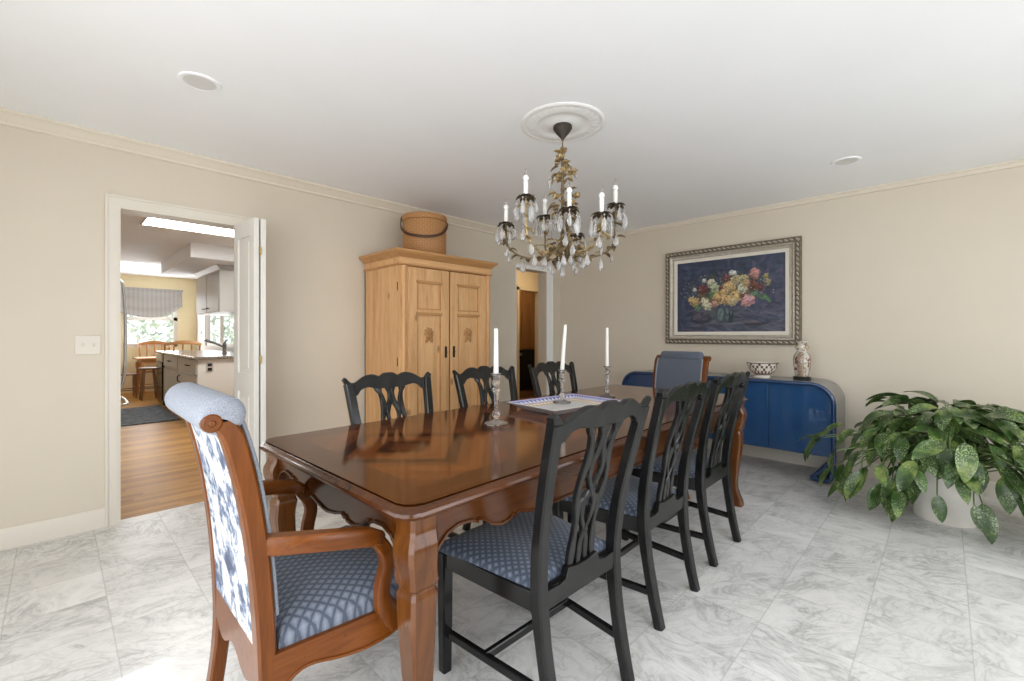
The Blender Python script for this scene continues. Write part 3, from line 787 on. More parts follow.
# ------------------------------------------------------------------ upholstered armchairs
YAP = [(0, -0.352), (0.12, -0.326), (0.30, -0.306), (0.45, -0.307), (0.60, -0.316), (0.70, -0.326), (0.80, -0.340), (0.88, -0.355), (0.95, -0.372), (1.0, -0.388)]
def armchair(label, loc, rotz):
    c = thing('armchair', label, 'armchair', loc, rotz, 'upholstered armchairs at the ends of the table')
    PW = 0.203
    for s in (-1, 1):
        zs = lin(0, 0.965, 26)
        P = [(s * (PW if z > 0.3 else PW + 0.03 * (0.3 - z)), curve(YAP, z), z) for z in zs]
        P += [(s * PW, -0.386, 0.983), (s * PW, -0.398, 0.996), (s * PW, -0.413, 1.003), (s * PW, -0.428, 1.004)]
        n = len(P)
        m = MB(); m.sweep(P, [0.026 if p[2] > 0.25 else 0.021 for p in P], [lin(0.019, 0.023, 26)[i] if i < 26 else (0.022, 0.020, 0.017, 0.014)[i - 26] for i in range(n)], (0, 1, 0))
        m.loft([[(s * (PW + xo), -0.420 + r * math.cos(a), 1.004 + r * math.sin(a)) for a in lin(0, 2 * PI * 15 / 16, 16)] for xo, r in ((-0.022, 0.012), (-0.022, 0.021), (0.026, 0.021), (0.029, 0.017), (0.029, 0.008), (0.033, 0.005))])
        m.build('back_post', M['cherry'], c, smooth=30)
        A = spline([(s * 0.204, -0.312, 0.690), (s * 0.246, -0.245, 0.688), (s * 0.274, -0.165, 0.678), (s * 0.281, -0.090, 0.662), (s * 0.274, -0.048, 0.646), (s * 0.268, -0.038, 0.630)], 20)
        m = MB(); m.sweep(A, [0.019] * 14 + lin(0.020, 0.015, 6), [0.023] * 14 + lin(0.021, 0.015, 6), (0, 0, 1)); m.build('arm', M['cherry_y'], c, smooth=40)
        S = spline([(s * 0.270, -0.050, 0.642), (s * 0.270, -0.024, 0.605), (s * 0.268, -0.012, 0.565), (s * 0.266, -0.024, 0.51), (s * 0.266, -0.026, 0.465), (s * 0.268, -0.008, 0.425), (s * 0.270, 0.018, 0.395)], 20)
        m = MB(); m.sweep(S, [0.017] * 5 + [0.015] * 8 + [0.017] * 7, [0.019] * 5 + [0.020] * 8 + lin(0.024, 0.034, 7), (0, 1, 0)); m.build('arm_support', M['cherry'], c, smooth=40)
        zs = lin(0, 0.40, 16)
        OF = [(0, 0.018), (0.04, 0.010), (0.12, -0.012), (0.26, 0.0), (0.34, 0.010), (0.40, 0.004)]
        WD = [(0, 0.026), (0.04, 0.020), (0.12, 0.0165), (0.26, 0.025), (0.34, 0.031), (0.40, 0.031)]
        m = MB(); m.sweep([(s * (0.236 + curve(OF, z)), 0.105 + curve(OF, z), z) for z in zs], [curve(WD, z) for z in zs], None, (0, 1, 0)); m.build('front_leg', M['cherry'], c, smooth=40)
    YR, YF, XF = -0.307, 0.125, 0.268
    m = MB()
    low = [(0, 0.335), (0.035, 0.340), (0.07, 0.362), (0.105, 0.366), (0.175, 0.350), (0.25, 0.342), (0.32, 0.350), (0.38, 0.372), (0.41, 0.375), (0.44, 0.37)]
    for s in (-1, 1):
        a0, a1 = Vector((s * 0.228, YR, 0)), Vector((s * XF, YF, 0))
        poly = [(a, curve(low, a)) for a in lin(0, 0.44, 26)] + [(0.44, 0.425), (0, 0.425)]
        nrm = Vector((-s, 0.11, 0)).normalized()
        m.prism(poly, lambda a, b, d: tuple(a0 + (a1 - a0) * (a / 0.44) + nrm * d + Vector((0, 0, b))), 0, 0.026)
        m.sweep([tuple(a0 + (a1 - a0) * (a / 0.44) + Vector((0, 0, curve(low, a)))) for a in lin(0.045, 0.42, 24)], 0.004, 0.004, (0, 0, 1))
    lowf = [(0, 0.34), (0.08, 0.365), (0.2, 0.355), (0.29, 0.345)]
    pf = [(x, curve(lowf, XF - abs(x))) for x in lin(-XF, XF, 25)] + [(XF, 0.425), (-XF, 0.425)]
    m.prism(pf, lambda a, b, d: (a, YF + 0.005 - d, b), 0, 0.026)
    pb = [(x, 0.342 + 0.018 * math.cos(abs(x) / 0.21 * 2 * PI)) for x in lin(-0.21, 0.21, 25)] + [(0.21, 0.44), (-0.21, 0.44)]
    m.prism(pb, lambda a, b, d: (a, YR - 0.018 + d, b), 0, 0.026)
    m.build('seat_rail', M['cherry_y'], c, smooth=30)
    m = MB(); rings = []
    for ins, z in ((0.004, 0.416), (0.0, 0.430), (0.003, 0.450), (0.014, 0.470), (0.04, 0.486), (0.08, 0.497), (0.14, 0.505), (0.19, 0.508)):
        ring = []; N = 10
        yb, yf = YR + 0.028 + ins, YF + 0.012 - ins; xb, xf = 0.216 - ins, XF - 0.008 - ins
        for i in range(N): ring.append((-xf + 2 * xf * i / N, yf + 0.02 * math.sin(PI * i / N), z))
        for i in range(N): ring.append((xf + (xb - xf) * i / N, yf + (yb - yf) * i / N, z))
        for i in range(N): ring.append((xb - 2 * xb * i / N, yb, z))
        for i in range(N): ring.append((-xb + (xb - xf) * i / N, yb + (yf - yb) * i / N, z))
        rings.append(ring)
    m.loft(rings); m.build('seat', M['arm_fabric'], c, smooth=60)
    cy, cz = -0.396, 1.016
    m = MB()
    prof = [(curve(YAP, z) + 0.034, z) for z in lin(0.47, 0.975, 20)]
    back = [(curve(YAP, z) - 0.010, z) for z in lin(0.95, 0.47, 14)]
    m.prism(prof + [(cy + 0.040, 1.005), (cy, 0.99)] + back, lambda a, b, d: (d, a, b), -0.188, 0.188)
    m.build('back_cushion', M['back_fabric'], c, smooth=40)
    m = MB(); rings = []
    for xo, rr in ((-0.229, 0.012), (-0.227, 0.030), (-0.219, 0.041), (-0.204, 0.046), (0.204, 0.046), (0.219, 0.041), (0.227, 0.030), (0.229, 0.012)):
        rings.append([(xo, cy + rr * math.cos(a) * 1.08, cz + rr * math.sin(a)) for a in lin(0, 2 * PI * 23 / 24, 24)])
    m.loft(rings); m.build('top_roll', M['roll_fabric_lit'], c, smooth=60)
    for k in (0.192, -0.192):
        m = MB(); m.tube([(k, curve(YAP, z) + 0.034, z) for z in lin(0.50, 1.0, 16)], 0.006, 6); m.build('piping', M['roll_fabric_lit'], c, smooth=60)
    m = MB()
    pr = [(curve(YAP, z) - 0.011, z) for z in lin(0.37, 0.985, 16)] + [(curve(YAP, z) - 0.018, z) for z in lin(0.985, 0.37, 16)]
    m.prism(pr, lambda a, b, d: (d, a, b), -0.187, 0.187)
    m.build('back_panel', M['toile'], c, smooth=40)
    return c
ac = armchair('wooden armchair with blue rolled back and floral rear at the near table end', (0.66, 1.39, 0), -PI / 2)
ac2 = dup(ac, (3.33, 1.61, 0), PI / 2, 'wooden armchair with blue back at the far table end, before the sideboard')

for part in ac2.children:
    if part.name.startswith('top_roll'):
        part.scale = (0.775, 1, 1)
        part.data = part.data.copy(); part.data.materials[0] = M['back_fabric']

# ------------------------------------------------------------------ armoire and basket
AX0, AX1, AY0, AY1 = 1.945, 2.945, 3.17, 3.755
ar = thing('armoire', 'tall old pine armoire with two carved panel doors against the wall', 'armoire', ((AX0 + AX1) / 2, (AY0 + AY1) / 2, 0))
hw, hd = (AX1 - AX0) / 2, (AY1 - AY0) / 2
m = MB(); m.box(-hw, -hw + 0.022, -hd, hd, 0.10, 1.84); m.box(hw - 0.022, hw, -hd, hd, 0.10, 1.84); m.box(-hw, hw, hd - 0.012, hd, 0.10, 1.84)
m.box(-hw + 0.022, hw - 0.022, -hd + 0.01, hd - 0.012, 0.10, 0.12); m.box(-hw + 0.022, hw - 0.022, -hd + 0.01, hd - 0.012, 1.78, 1.80)
m.box(-hw + 0.02, -hw + 0.075, -hd - 0.001, -hd + 0.02, 0.42, 1.80); m.box(hw - 0.075, hw - 0.02, -hd - 0.001, -hd + 0.02, 0.42, 1.80)
m.build('carcass', M['pine'], ar, smooth=0)
m = MB(); m.box(-hw - 0.004, hw + 0.004, -hd - 0.006, hd, 1.785, 1.845); m.build('frieze', M['pine_x'], ar, smooth=0, bevel=0.002)
m = MB()
def ring_rect(o, z): return [(-hw - o, -hd - o, z), (hw + o, -hd - o, z), (hw + o, hd, z), (-hw - o, hd, z)]
m.loft([ring_rect(0.006, 1.838), ring_rect(0.012, 1.846), ring_rect(0.020, 1.852), ring_rect(0.032, 1.866), ring_rect(0.050, 1.878), ring_rect(0.055, 1.884), ring_rect(0.055, 1.900)])
m.build('cornice', M['pine_dark'], ar, smooth=20)
m = MB(); m.loft([ring_rect(0.004, 1.770), ring_rect(0.014, 1.776), ring_rect(0.014, 1.784), ring_rect(0.004, 1.790)]); m.build('frieze_bead', M['pine_dark'], ar, smooth=20)
m = MB(); m.loft([ring_rect(0.02, 0.0), ring_rect(0.02, 0.10), ring_rect(0.012, 0.115), ring_rect(0.0, 0.12)]); m.build('plinth', M['pine_x'], ar, smooth=20)
m = MB(); m.box(-hw + 0.03, hw - 0.03, -hd - 0.012, -hd + 0.01, 0.14, 0.40); dr = m.build('drawer', M['pine_x'], ar, smooth=0, bevel=0.004)
for kx in (-0.25, 0.25):
    m = MB(); m.sweep([(kx, -hd - 0.012, 0.27), (kx, -hd - 0.03, 0.27), (kx, -hd - 0.045, 0.27)], [0.008, 0.018, 0.012], None, (0, 0, 1), 'round', 12); m.build('knob', M['pine_dark'], dr)
for s in (-1, 1):
    m = MB()
    m.lathe([(0.020, 0.42), (0.024, 0.44), (0.016, 0.46), (0.017, 1.52), (0.024, 1.54), (0.024, 1.56), (0.015, 1.58), (0.021, 1.66), (0.017, 1.72), (0.026, 1.75), (0.026, 1.77)], 14, (s * (hw - 0.034), -hd - 0.004, 0))
    m.build('pilaster', M['pine'], ar, smooth=40)
for s in (-1, 1):
    x0, x1 = (-hw + 0.075, -0.008) if s < 0 else (0.008, hw - 0.075)
    y0, y1 = -hd - 0.012, -hd + 0.012
    m = MB(); st = 0.085
    m.box(x0, x0 + st, y0, y1, 0.43, 1.765); m.box(x1 - st, x1, y0, y1, 0.43, 1.765)
    for z0, z1 in ((0.43, 0.53), (1.375, 1.415), (1.645, 1.765)): m.box(x0 + st, x1 - st, y0, y1, z0, z1)
    d = m.build('door', M['pine'], ar, smooth=0, bevel=0.003)
    m = MB()
    for z0, z1 in ((0.53, 1.375), (1.415, 1.645)):
        m.box(x0 + st - 0.002, x1 - st + 0.002, y1 - 0.012, y1 - 0.004, z0 - 0.002, z1 + 0.002)
    m.build('door_panel', M['pine'], d, smooth=0)
    m = MB()
    for z0, z1 in ((0.53, 1.375), (1.415, 1.645)):
        w = 0.010
        for a, b, c_, e_ in ((x0 + st, x0 + st + w, z0, z1), (x1 - st - w, x1 - st, z0, z1), (x0 + st, x1 - st, z0, z0 + w), (x0 + st, x1 - st, z1 - w, z1)):
            m.box(a, b, y0 + 0.004, y1 - 0.004, c_, e_)
        m.box(x0 + st - 0.01, x1 - st + 0.01, y0 - 0.006, y0 + 0.002, z1 - 0.004 if z1 < 1.5 else z1 - 0.002, z1 + 0.016)
    m.build('panel_moulding', M['pine_dark'], d, smooth=0)
    # carved rosette
    m = MB(); cx = (x0 + x1) / 2
    for k in range(8):
        a = 2 * PI * k / 8 + 0.2
        m.leaf((cx, y1 - 0.013, 1.215), (math.cos(a), -0.25, math.sin(a)), (0, -1, 0), 0.058, 0.030, 0.7, 0.4, 4)
    for k in range(2): m.leaf((cx, y1 - 0.013, 1.20), ((-0.5, 0.5)[k], -0.2, -1), (0, -1, 0), 0.085, 0.03, 0.5, 0.4, 4)
    m.sweep([(cx, y1 - 0.012, 1.215), (cx, y1 - 0.022, 1.215), (cx, y1 - 0.028, 1.215)], [0.016, 0.014, 0.005], None, (0, 0, 1), 'round', 10)
    m.build('carved_rosette', M['pine_dark'], d, smooth=50, solid=0.004)
    kx = -0.045 if s < 0 else 0.045
    m = MB(); m.box(kx - 0.011, kx + 0.011, y0 - 0.004, y0, 1.0, 1.10); m.sweep([(kx, y0 - 0.003, 1.05), (kx, y0 - 0.016, 1.05)], [0.004, 0.007], None, (0, 0, 1), 'round', 8)
    m.build('lock_plate', M['iron'], d, smooth=0)
    for z in (0.98, 1.60):
        m = MB(); m.box(s * (hw - 0.026) - 0.006, s * (hw - 0.026) + 0.006, -hd - 0.006, -hd, z - 0.03, z + 0.03)
        m.box(s * (hw + 0.001) - 0.002, s * (hw + 0.001) + 0.002, -hd + 0.03, -hd + 0.038, z - 0.035, z + 0.035); m.build('hinge', M['iron'], d, smooth=0)

bk = thing('lidded_basket', 'round woven cane basket with lid and leather handle on top of the armoire', 'basket', (2.36, 3.42, 1.90))
m = MB(); m.lathe([(0.0, 0), (0.185, 0), (0.195, 0.01), (0.198, 0.325), (0.194, 0.33), (0.0, 0.33)], 48); m.build('body', M['cane'], bk, smooth=50)
m = MB(); m.lathe([(0.0, 0.331), (0.203, 0.331), (0.204, 0.370), (0.198, 0.380), (0.12, 0.393), (0.0, 0.395)], 48); m.build('lid', M['cane'], bk, smooth=50)
m = MB()
A0 = math.radians(-45.7)   # across the view
pts = []
for k in lin(-1, 1, 25):
    a = A0 - PI / 2 + (k * PI * 0.5)
    rr = 0.212 + 0.012 * (1 - k * k)
    z = 0.35 - 0.19 * (1 - abs(k) ** 2.2) - 0.03 * k
    pts.append((rr * math.cos(a), rr * math.sin(a), z))
m.sweep(pts, 0.004, 0.011, (0, 0, 1), 'rect'); m.build('handle', M['leather'], bk, smooth=40)

# ------------------------------------------------------------------ sideboard with bowl and vase
SX0, SX1 = 4.30, 4.77
SY0, SY1 = 0.62, 2.52
sb = thing('sideboard', 'blue lacquered sideboard with rounded ends under the painting', 'sideboard', ((SX0 + SX1) / 2, (SY0 + SY1) / 2, 0))
sw, sd = (SY1 - SY0) / 2, (SX1 - SX0) / 2
def sb_path(off=0.0):
    """outline in (y,z): left foot tip, floor, side, top, other side, other foot"""
    r = 0.17 - off; P = []
    def arc(cy, cz, r, a0, a1, n=10): return [(cy + r * math.cos(a), cz + r * math.sin(a)) for a in lin(a0, a1, n)]
    W = sw - off; Tp = 0.81 - off
    half = [(W - 0.035, 0.205), (W - 0.10, 0.12), (W - 0.155, 0.055)]
    half += arc(W - 0.150, 0.035 + off * 0.3, 0.018 - off * 0.2, math.radians(150), math.radians(270), 5)
    half += arc(W - 0.075, 0.075 + off, 0.060 + 0.0, math.radians(270), math.radians(335), 6)
    half += [(W - 0.004, 0.12), (W, 0.17)]
    half += [(W, 0.35), (W, 0.52)]
    half += arc(W - r, Tp - r, r, 0, PI / 2, 12)
    return half
half = sb_path(0)
# grey ribbon shell: foot to foot around the outside
m = MB()
right = [(-y, z) for y, z in half]                       # y local negative = right end in view
full = right + [(y, z) for y, z in reversed(half)]
th = 0.022
P2 = [Vector((y, z)) for y, z in full]
inn = []
for i, p in enumerate(P2):
    tg = (P2[min(i + 1, len(P2) - 1)] - P2[max(i - 1, 0)]).normalized()
    inn.append(p + Vector((tg.y, -tg.x)) * th)
rings = []
for p, q in zip(P2, inn):
    rings.append([(-sd + 0.012, p.x, p.y), (sd, p.x, p.y), (sd, q.x, q.y), (-sd + 0.012, q.x, q.y)])
m.loft(rings); m.build('shell', M['side_grey'], sb, smooth=40)
m = MB(); m.tube([(-sd + 0.004, (p.x + q.x) / 2, max((p.y + q.y) / 2, 0.017)) for p, q in zip(P2, inn)], 0.017, 10)
m.build('edge_tube', M['side_blue_tube'], sb, smooth=60)
# body between the ribbon
ri = 0.15; W = sw - th - 0.001; Tp = 0.81 - th - 0.001
bp = [(-W, 0.215)] + [(-W, 0.6)] + [(-W + ri + ri * math.cos(a), Tp - ri + ri * math.sin(a)) for a in lin(PI, PI / 2, 10)] + [(W - ri + ri * math.cos(a), Tp - ri + ri * math.sin(a)) for a in lin(PI / 2, 0, 10)] + [(W, 0.215)]
m = MB(); m.prism(bp, lambda a, b, d: (d, a, b), -sd + 0.035, sd - 0.004); m.build('carcass', M['side_blue'], sb, smooth=40)
def clip_door(y0, y1):
    pts = []
    for y in lin(y0, y1, 24):
        e = abs(y) - (W - ri)
        top = Tp - ri + math.sqrt(max(0, ri * ri - e * e)) if e > 0 else Tp
        pts.append((y, top - 0.006))
    return [(y0, 0.222)] + pts + [(y1, 0.222)]
cuts = [-W + 0.006, -0.47, 0.0, 0.47, W - 0.006]
for a, b in zip(cuts, cuts[1:]):
    m = MB(); m.prism(clip_door(a + 0.002, b - 0.002), lambda p, q, d: (d, p, q), -sd + 0.020, -sd + 0.034); m.build('door', M['side_blue'], sb, smooth=40, bevel=0.002)

bowl = thing('bowl', 'small footed bowl with brown and white pattern on the sideboard', 'bowl', (4.52, 1.20, 0.811))
m = MB(); m.lathe([(0.066, 0.0), (0.068, 0.006), (0.058, 0.022), (0.05, 0.026), (0.0, 0.026)], 36, cap=True); m.build('foot', M['pot'], bowl, smooth=40)
bp_ = [(0.055, 0.026), (0.085, 0.044), (0.102, 0.066), (0.114, 0.090), (0.122, 0.112), (0.129, 0.130), (0.131, 0.138)]
M['bowl_brown'] = plain('brown_glaze', (0.14, 0.075, 0.045), 0.25, 0, 0.2, 40)
M['bowl_white'] = plain('white_glaze', (0.70, 0.66, 0.60), 0.25, 0, 0.05, 40)
m = MB(); seg = 40
def ringp(r, z): return [(r * math.cos(2 * PI * j / seg), r * math.sin(2 * PI * j / seg), z) for j in range(seg)]
for i in range(len(bp_) - 1):
    A_, B_ = ringp(*bp_[i]), ringp(*bp_[i + 1])
    for j in range(seg):
        k = (j + 1) % seg
        m.mi = 0 if (i >= 5 or i == 0 or (j + i) % 4 == 0 or (j - i) % 4 == 0) else 1
        m.add([A_[j], A_[k], B_[k], B_[j]], [(0, 1, 2, 3)])
m.mi = 1
for (r0, z0), (r1, z1) in zip(bp_, bp_[1:]):
    A_, B_ = ringp(r0 - 0.006, z0 + 0.004), ringp(r1 - 0.006, z1 + (0.004 if z1 < 0.137 else 0))
    m.loft([A_, B_], cap=False)
m.loft([ringp(0.131, 0.138), ringp(0.125, 0.138)], cap=False); m.add(ringp(0.049, 0.030), [tuple(range(seg))])
m.build('basin', [M['bowl_brown'], M['bowl_white']], bowl, smooth=50)

vase = thing('vase', 'oriental porcelain vase with flared neck on the right of the sideboard', 'vase', (4.50, 0.885, 0.811))
m = MB(); m.lathe([(0.066, 0), (0.070, 0.006), (0.066, 0.014), (0.068, 0.026), (0.062, 0.032), (0.0, 0.032)], 32); m.build('stand', M['appliance_black'], vase, smooth=30)
def vasemat():
    t = NT('painted_porcelain'); co = t.coord(); x, y, z = t.sep(co)
    n = t.noise(co, 26, 3, 0.6, 0.6)
    c = t.ramp(n, [(0.36, (0.12, 0.075, 0.055)), (0.40, (0.36, 0.10, 0.08)), (0.43, (0.56, 0.53, 0.47)), (0.57, (0.60, 0.57, 0.51)), (0.60, (0.20, 0.24, 0.15)), (0.66, (0.34, 0.24, 0.14))], 'CONSTANT')
    # reserve panel borders around the belly
    ang = t.math('DIVIDE', t.math('ARCTAN2', y, x), PI / 2)
    fa = t.math('ABSOLUTE', t.math('SUBTRACT', t.math('FRACT', ang), 0.5))
    side = t.ramp(fa, [(0.22, 0.0), (0.26, 1.0)])
    dark = t.ramp(t.voronoi(co, 70), [(0.25, (0.09, 0.06, 0.05)), (0.5, (0.33, 0.22, 0.15))])
    belly = t.math('MULTIPLY', t.math('LESS_THAN', z, 0.245), side)
    c = t.mix(t.math('MULTIPLY', belly, 0.85), c, dark)
    neck = t.math('GREATER_THAN', z, 0.25)
    nc = t.ramp(t.noise(co, 40, 2), [(0.40, (0.28, 0.20, 0.14)), (0.48, (0.66, 0.62, 0.55))])
    c = t.mix(neck, c, nc)
    return t.set(c, 0.2, None, 0.4, 0.05)
m = MB(); m.lathe([(0.0, 0.032), (0.046, 0.032), (0.050, 0.04), (0.058, 0.08), (0.066, 0.14), (0.067, 0.18), (0.060, 0.215), (0.042, 0.240), (0.032, 0.255), (0.029, 0.28), (0.032, 0.305), (0.047, 0.330), (0.050, 0.336), (0.044, 0.336), (0.028, 0.305), (0.024, 0.27), (0.0, 0.26)], 40)
m.build('body', vasemat(), vase, smooth=50)
for s in (1, -1):
    m = MB(); m.tube([(0, s * 0.030, 0.262), (0, s * 0.046, 0.272), (0, s * 0.050, 0.292), (0, s * 0.036, 0.305)], 0.005, 6); m.build('handle', M['gilt'], vase)

# ------------------------------------------------------------------ painting
def paint_canvas(w, h, nx, ny):
    rng = np.random.RandomState(3)
    yy, xx = np.mgrid[0:ny, 0:nx]; u = xx / (nx - 1); v = yy / (ny - 1)      # v up
    img = np.zeros((ny, nx, 3)); img[:] = (0.030, 0.042, 0.080)
    asp = h / w
    def dab(cx, cy, rx, ry, col, a=0.9, rot=0.0, soft=2.0):
        c, s = math.cos(rot), math.sin(rot)
        dx, dy = (u - cx), (v - cy) * asp
        p, q = (dx * c + dy * s) / rx, (-dx * s + dy * c) / ry
        k = np.clip((1.2 - (p * p + q * q)) * soft, 0, 1) * a
        img[:] = img * (1 - k[..., None]) + np.clip(np.array(col), 0.003, 1) * k[..., None]
    for _ in range(520):
        cx, cy = rng.rand(), rng.rand()
        col = np.array((0.034, 0.047, 0.088)) * (0.35 + 1.5 * rng.rand()) + rng.randn(3) * 0.005
        dab(cx, cy, 0.02 + 0.05 * rng.rand(), 0.008 + 0.016 * rng.rand(), col, 0.5, rng.rand() * PI)
    for _ in range(160):
        dab(0.15 + 0.85 * rng.rand(), rng.rand() * 0.34, 0.04 + 0.06 * rng.rand(), 0.010, np.array((0.115, 0.115, 0.155)) * (0.35 + 0.9 * rng.rand()), 0.45, rng.randn() * 0.3)
    for _ in range(60):
        dab(0.72 + rng.rand() * 0.28, 0.2 + rng.rand() * 0.75, 0.04, 0.016, np.array((0.085, 0.078, 0.135)) * (0.4 + rng.rand()), 0.4, rng.rand() * PI)
    # dark bowl and glass vase on a pale cloth
    dab(0.25, 0.18, 0.11, 0.050, (0.018, 0.022, 0.042)); dab(0.25, 0.22, 0.09, 0.045, (0.045, 0.045, 0.075), 0.8)
    for _ in range(20): dab(0.18 + 0.14 * rng.rand(), 0.16 + 0.1 * rng.rand(), 0.025, 0.010, np.array((0.085, 0.075, 0.105)) * (0.4 + rng.rand()), 0.7, rng.rand())
    dab(0.47, 0.22, 0.085, 0.085, (0.040, 0.062, 0.075)); dab(0.44, 0.24, 0.030, 0.062, (0.17, 0.23, 0.25), 0.8); dab(0.53, 0.21, 0.030, 0.065, (0.014, 0.028, 0.032)); dab(0.36, 0.27, 0.030, 0.05, (0.07, 0.10, 0.10), 0.8)
    for _ in range(26): dab(0.41 + 0.13 * rng.rand(), 0.15 + 0.16 * rng.rand(), 0.010, 0.022, np.array((0.13, 0.18, 0.19)) * (0.2 + rng.rand()), 0.6, rng.randn() * 0.4)
    dab(0.74, 0.10, 0.11, 0.016, (0.020, 0.018, 0.030)); dab(0.72, 0.125, 0.07, 0.009, (0.13, 0.10, 0.11), 0.8); dab(0.55, 0.11, 0.12, 0.007, (0.15, 0.16, 0.20), 0.5)
    # loose foliage
    for _ in range(260):
        a = rng.rand() * PI; r = 0.12 + 0.30 * rng.rand()
        dab(0.48 + r * math.cos(a), 0.44 + r * math.sin(a) * 0.92, 0.024, 0.006, np.array((0.075, 0.10, 0.055)) * (0.2 + 1.1 * rng.rand()), 0.7, a + rng.randn() * 0.7)
    for _ in range(70):
        a = rng.rand() * PI; r = 0.05 + 0.24 * rng.rand()
        dab(0.47 + r * math.cos(a), 0.40 + r * math.sin(a) * 0.8, 0.030, 0.020, np.array((0.16, 0.12, 0.06)) * (0.3 + rng.rand()), 0.6, rng.rand() * PI)
    def flower(cx, cy, r, col, n=46):
        col = np.array(col)
        for _ in range(8):
            a = rng.rand() * 2 * PI; q = r * 0.6
            dab(cx + q * math.cos(a), cy + q * math.sin(a) / asp, r * 0.5, r * 0.32, col * (0.25 + 0.3 * rng.rand()), 0.8, rng.rand() * PI)
        for _ in range(n):
            a = rng.rand() * 2 * PI; q = r * 1.05 * rng.rand() ** 0.7
            tone = 0.45 + 0.75 * rng.rand() + 0.25 * math.sin(a)
            dab(cx + q * math.cos(a), cy + q * math.sin(a) / asp, r * (0.18 + 0.2 * rng.rand()), r * (0.07 + 0.10 * rng.rand()), col * tone + rng.randn(3) * 0.03, 0.8, a + 1.2 + rng.randn() * 0.6, 3)
    dk = (0.15, 0.045, 0.035); yl = (0.60, 0.42, 0.19); cr = (0.62, 0.59, 0.42); pk = (0.58, 0.29, 0.26); wh = (0.64, 0.66, 0.64); ol = (0.34, 0.30, 0.12)
    for f in [(0.26, 0.60, 0.050, dk), (0.50, 0.73, 0.045, dk), (0.45, 0.60, 0.040, dk), (0.72, 0.62, 0.055, dk), (0.79, 0.58, 0.035, dk), (0.38, 0.52, 0.045, ol), (0.62, 0.50, 0.045, dk), (0.17, 0.44, 0.048, yl), (0.19, 0.38, 0.028, ol),
              (0.29, 0.42, 0.045, cr), (0.31, 0.36, 0.042, cr), (0.35, 0.68, 0.042, cr), (0.38, 0.62, 0.045, (0.46, 0.52, 0.34)), (0.28, 0.72, 0.022, wh), (0.52, 0.62, 0.055, yl), (0.58, 0.70, 0.045, (0.54, 0.46, 0.25)), (0.47, 0.53, 0.04, yl),
              (0.42, 0.46, 0.055, (0.55, 0.37, 0.17)), (0.50, 0.43, 0.050, yl), (0.57, 0.47, 0.055, yl), (0.56, 0.40, 0.040, (0.54, 0.44, 0.28)), (0.65, 0.70, 0.045, (0.48, 0.40, 0.21)), (0.64, 0.58, 0.045, cr), (0.67, 0.64, 0.032, yl),
              (0.75, 0.76, 0.048, pk), (0.69, 0.42, 0.055, (0.58, 0.33, 0.36)), (0.66, 0.38, 0.035, pk), (0.38, 0.38, 0.032, pk), (0.54, 0.80, 0.024, wh), (0.57, 0.79, 0.020, wh), (0.18, 0.60, 0.020, wh), (0.85, 0.64, 0.032, (0.34, 0.28, 0.19)), (0.84, 0.72, 0.026, ol)]:
        flower(*f)
    for cx, cy, rot in ((0.83, 0.45, -0.6), (0.86, 0.42, -0.9), (0.79, 0.47, -0.3), (0.74, 0.50, 0.5), (0.22, 0.34, 0.6), (0.35, 0.52, 0.8)):
        for k in range(5): dab(cx + rng.randn() * 0.012, cy + rng.randn() * 0.012, 0.032, 0.008, np.array((0.09, 0.19, 0.09)) * (0.4 + rng.rand()), 0.85, rot + rng.randn() * 0.2)
    for _ in range(90):
        a = rng.rand() * PI; r = 0.25 + 0.2 * rng.rand()
        dab(0.48 + r * math.cos(a), 0.5 + r * math.sin(a) * 0.75, 0.006, 0.005, np.array((0.40, 0.39, 0.38)) * (0.25 + 0.8 * rng.rand()), 0.7)
    for k in range(9): dab(0.05 + k * 0.013, 0.035 + 0.004 * math.sin(k * 2.1), 0.008, 0.003, (0.17, 0.16, 0.15), 0.8, k)
    return np.clip(img, 0, 1)

PY0, PY1, PZ0, PZ1 = 0.948, 2.249, 1.106, 2.113
pt = thing('framed_painting', 'framed oil painting of flowers in a vase on dark blue, on the wall', 'painting', (XR, (PY0 + PY1) / 2, (PZ0 + PZ1) / 2))
pw, ph = (PY1 - PY0) / 2, (PZ1 - PZ0) / 2
fw = 0.128
nx, ny = 260, 190
img = paint_canvas(2 * (pw - fw), 2 * (ph - fw), nx, ny)
vs = []; fs = []
for j in range(ny):
    for i in range(nx):
        vs.append((-0.022, (pw - fw) * (1 - 2 * i / (nx - 1)), (ph - fw) * (-1 + 2 * j / (ny - 1))))
for j in range(ny - 1):
    for i in range(nx - 1):
        k = j * nx + i; fs.append((k, k + nx, k + nx + 1, k + 1))
m = MB(); m.add(vs, fs)
t = NT('oil_paint'); at = t.n.new('ShaderNodeVertexColor'); at.layer_name = 'paint'
t.bump(t.noise(t.coord(), 120, 3), 0.25, 0.003)
cv = m.build('canvas', t.set(at.outputs[0], 0.45), pt, smooth=60)
ca = cv.data.color_attributes.new('paint', 'FLOAT_COLOR', 'POINT')
arr = np.ones((nx * ny, 4), dtype=np.float32); arr[:, :3] = img.reshape(-1, 3)
ca.data.foreach_set('color', arr.ravel())
M['frame_silver'] = plain('champagne_frame', (0.44, 0.40, 0.33), 0.4, 0.35, 0.15, 40)
M['frame_dark'] = plain('dark_frame_carving', (0.17, 0.14, 0.10), 0.5, 0.3, 0.4, 60)
M['linen'] = plain('linen_liner', (0.72, 0.68, 0.60), 0.8, 0, 0.03)
def frame_ring(o0, o1, d0, d1):
    def r(o, d): return [(-d, -pw + o, -ph + o), (-d, pw - o, -ph + o), (-d, pw - o, ph - o), (-d, -pw + o, ph - o)]
    return r(o0, d0), r(o1, d1)
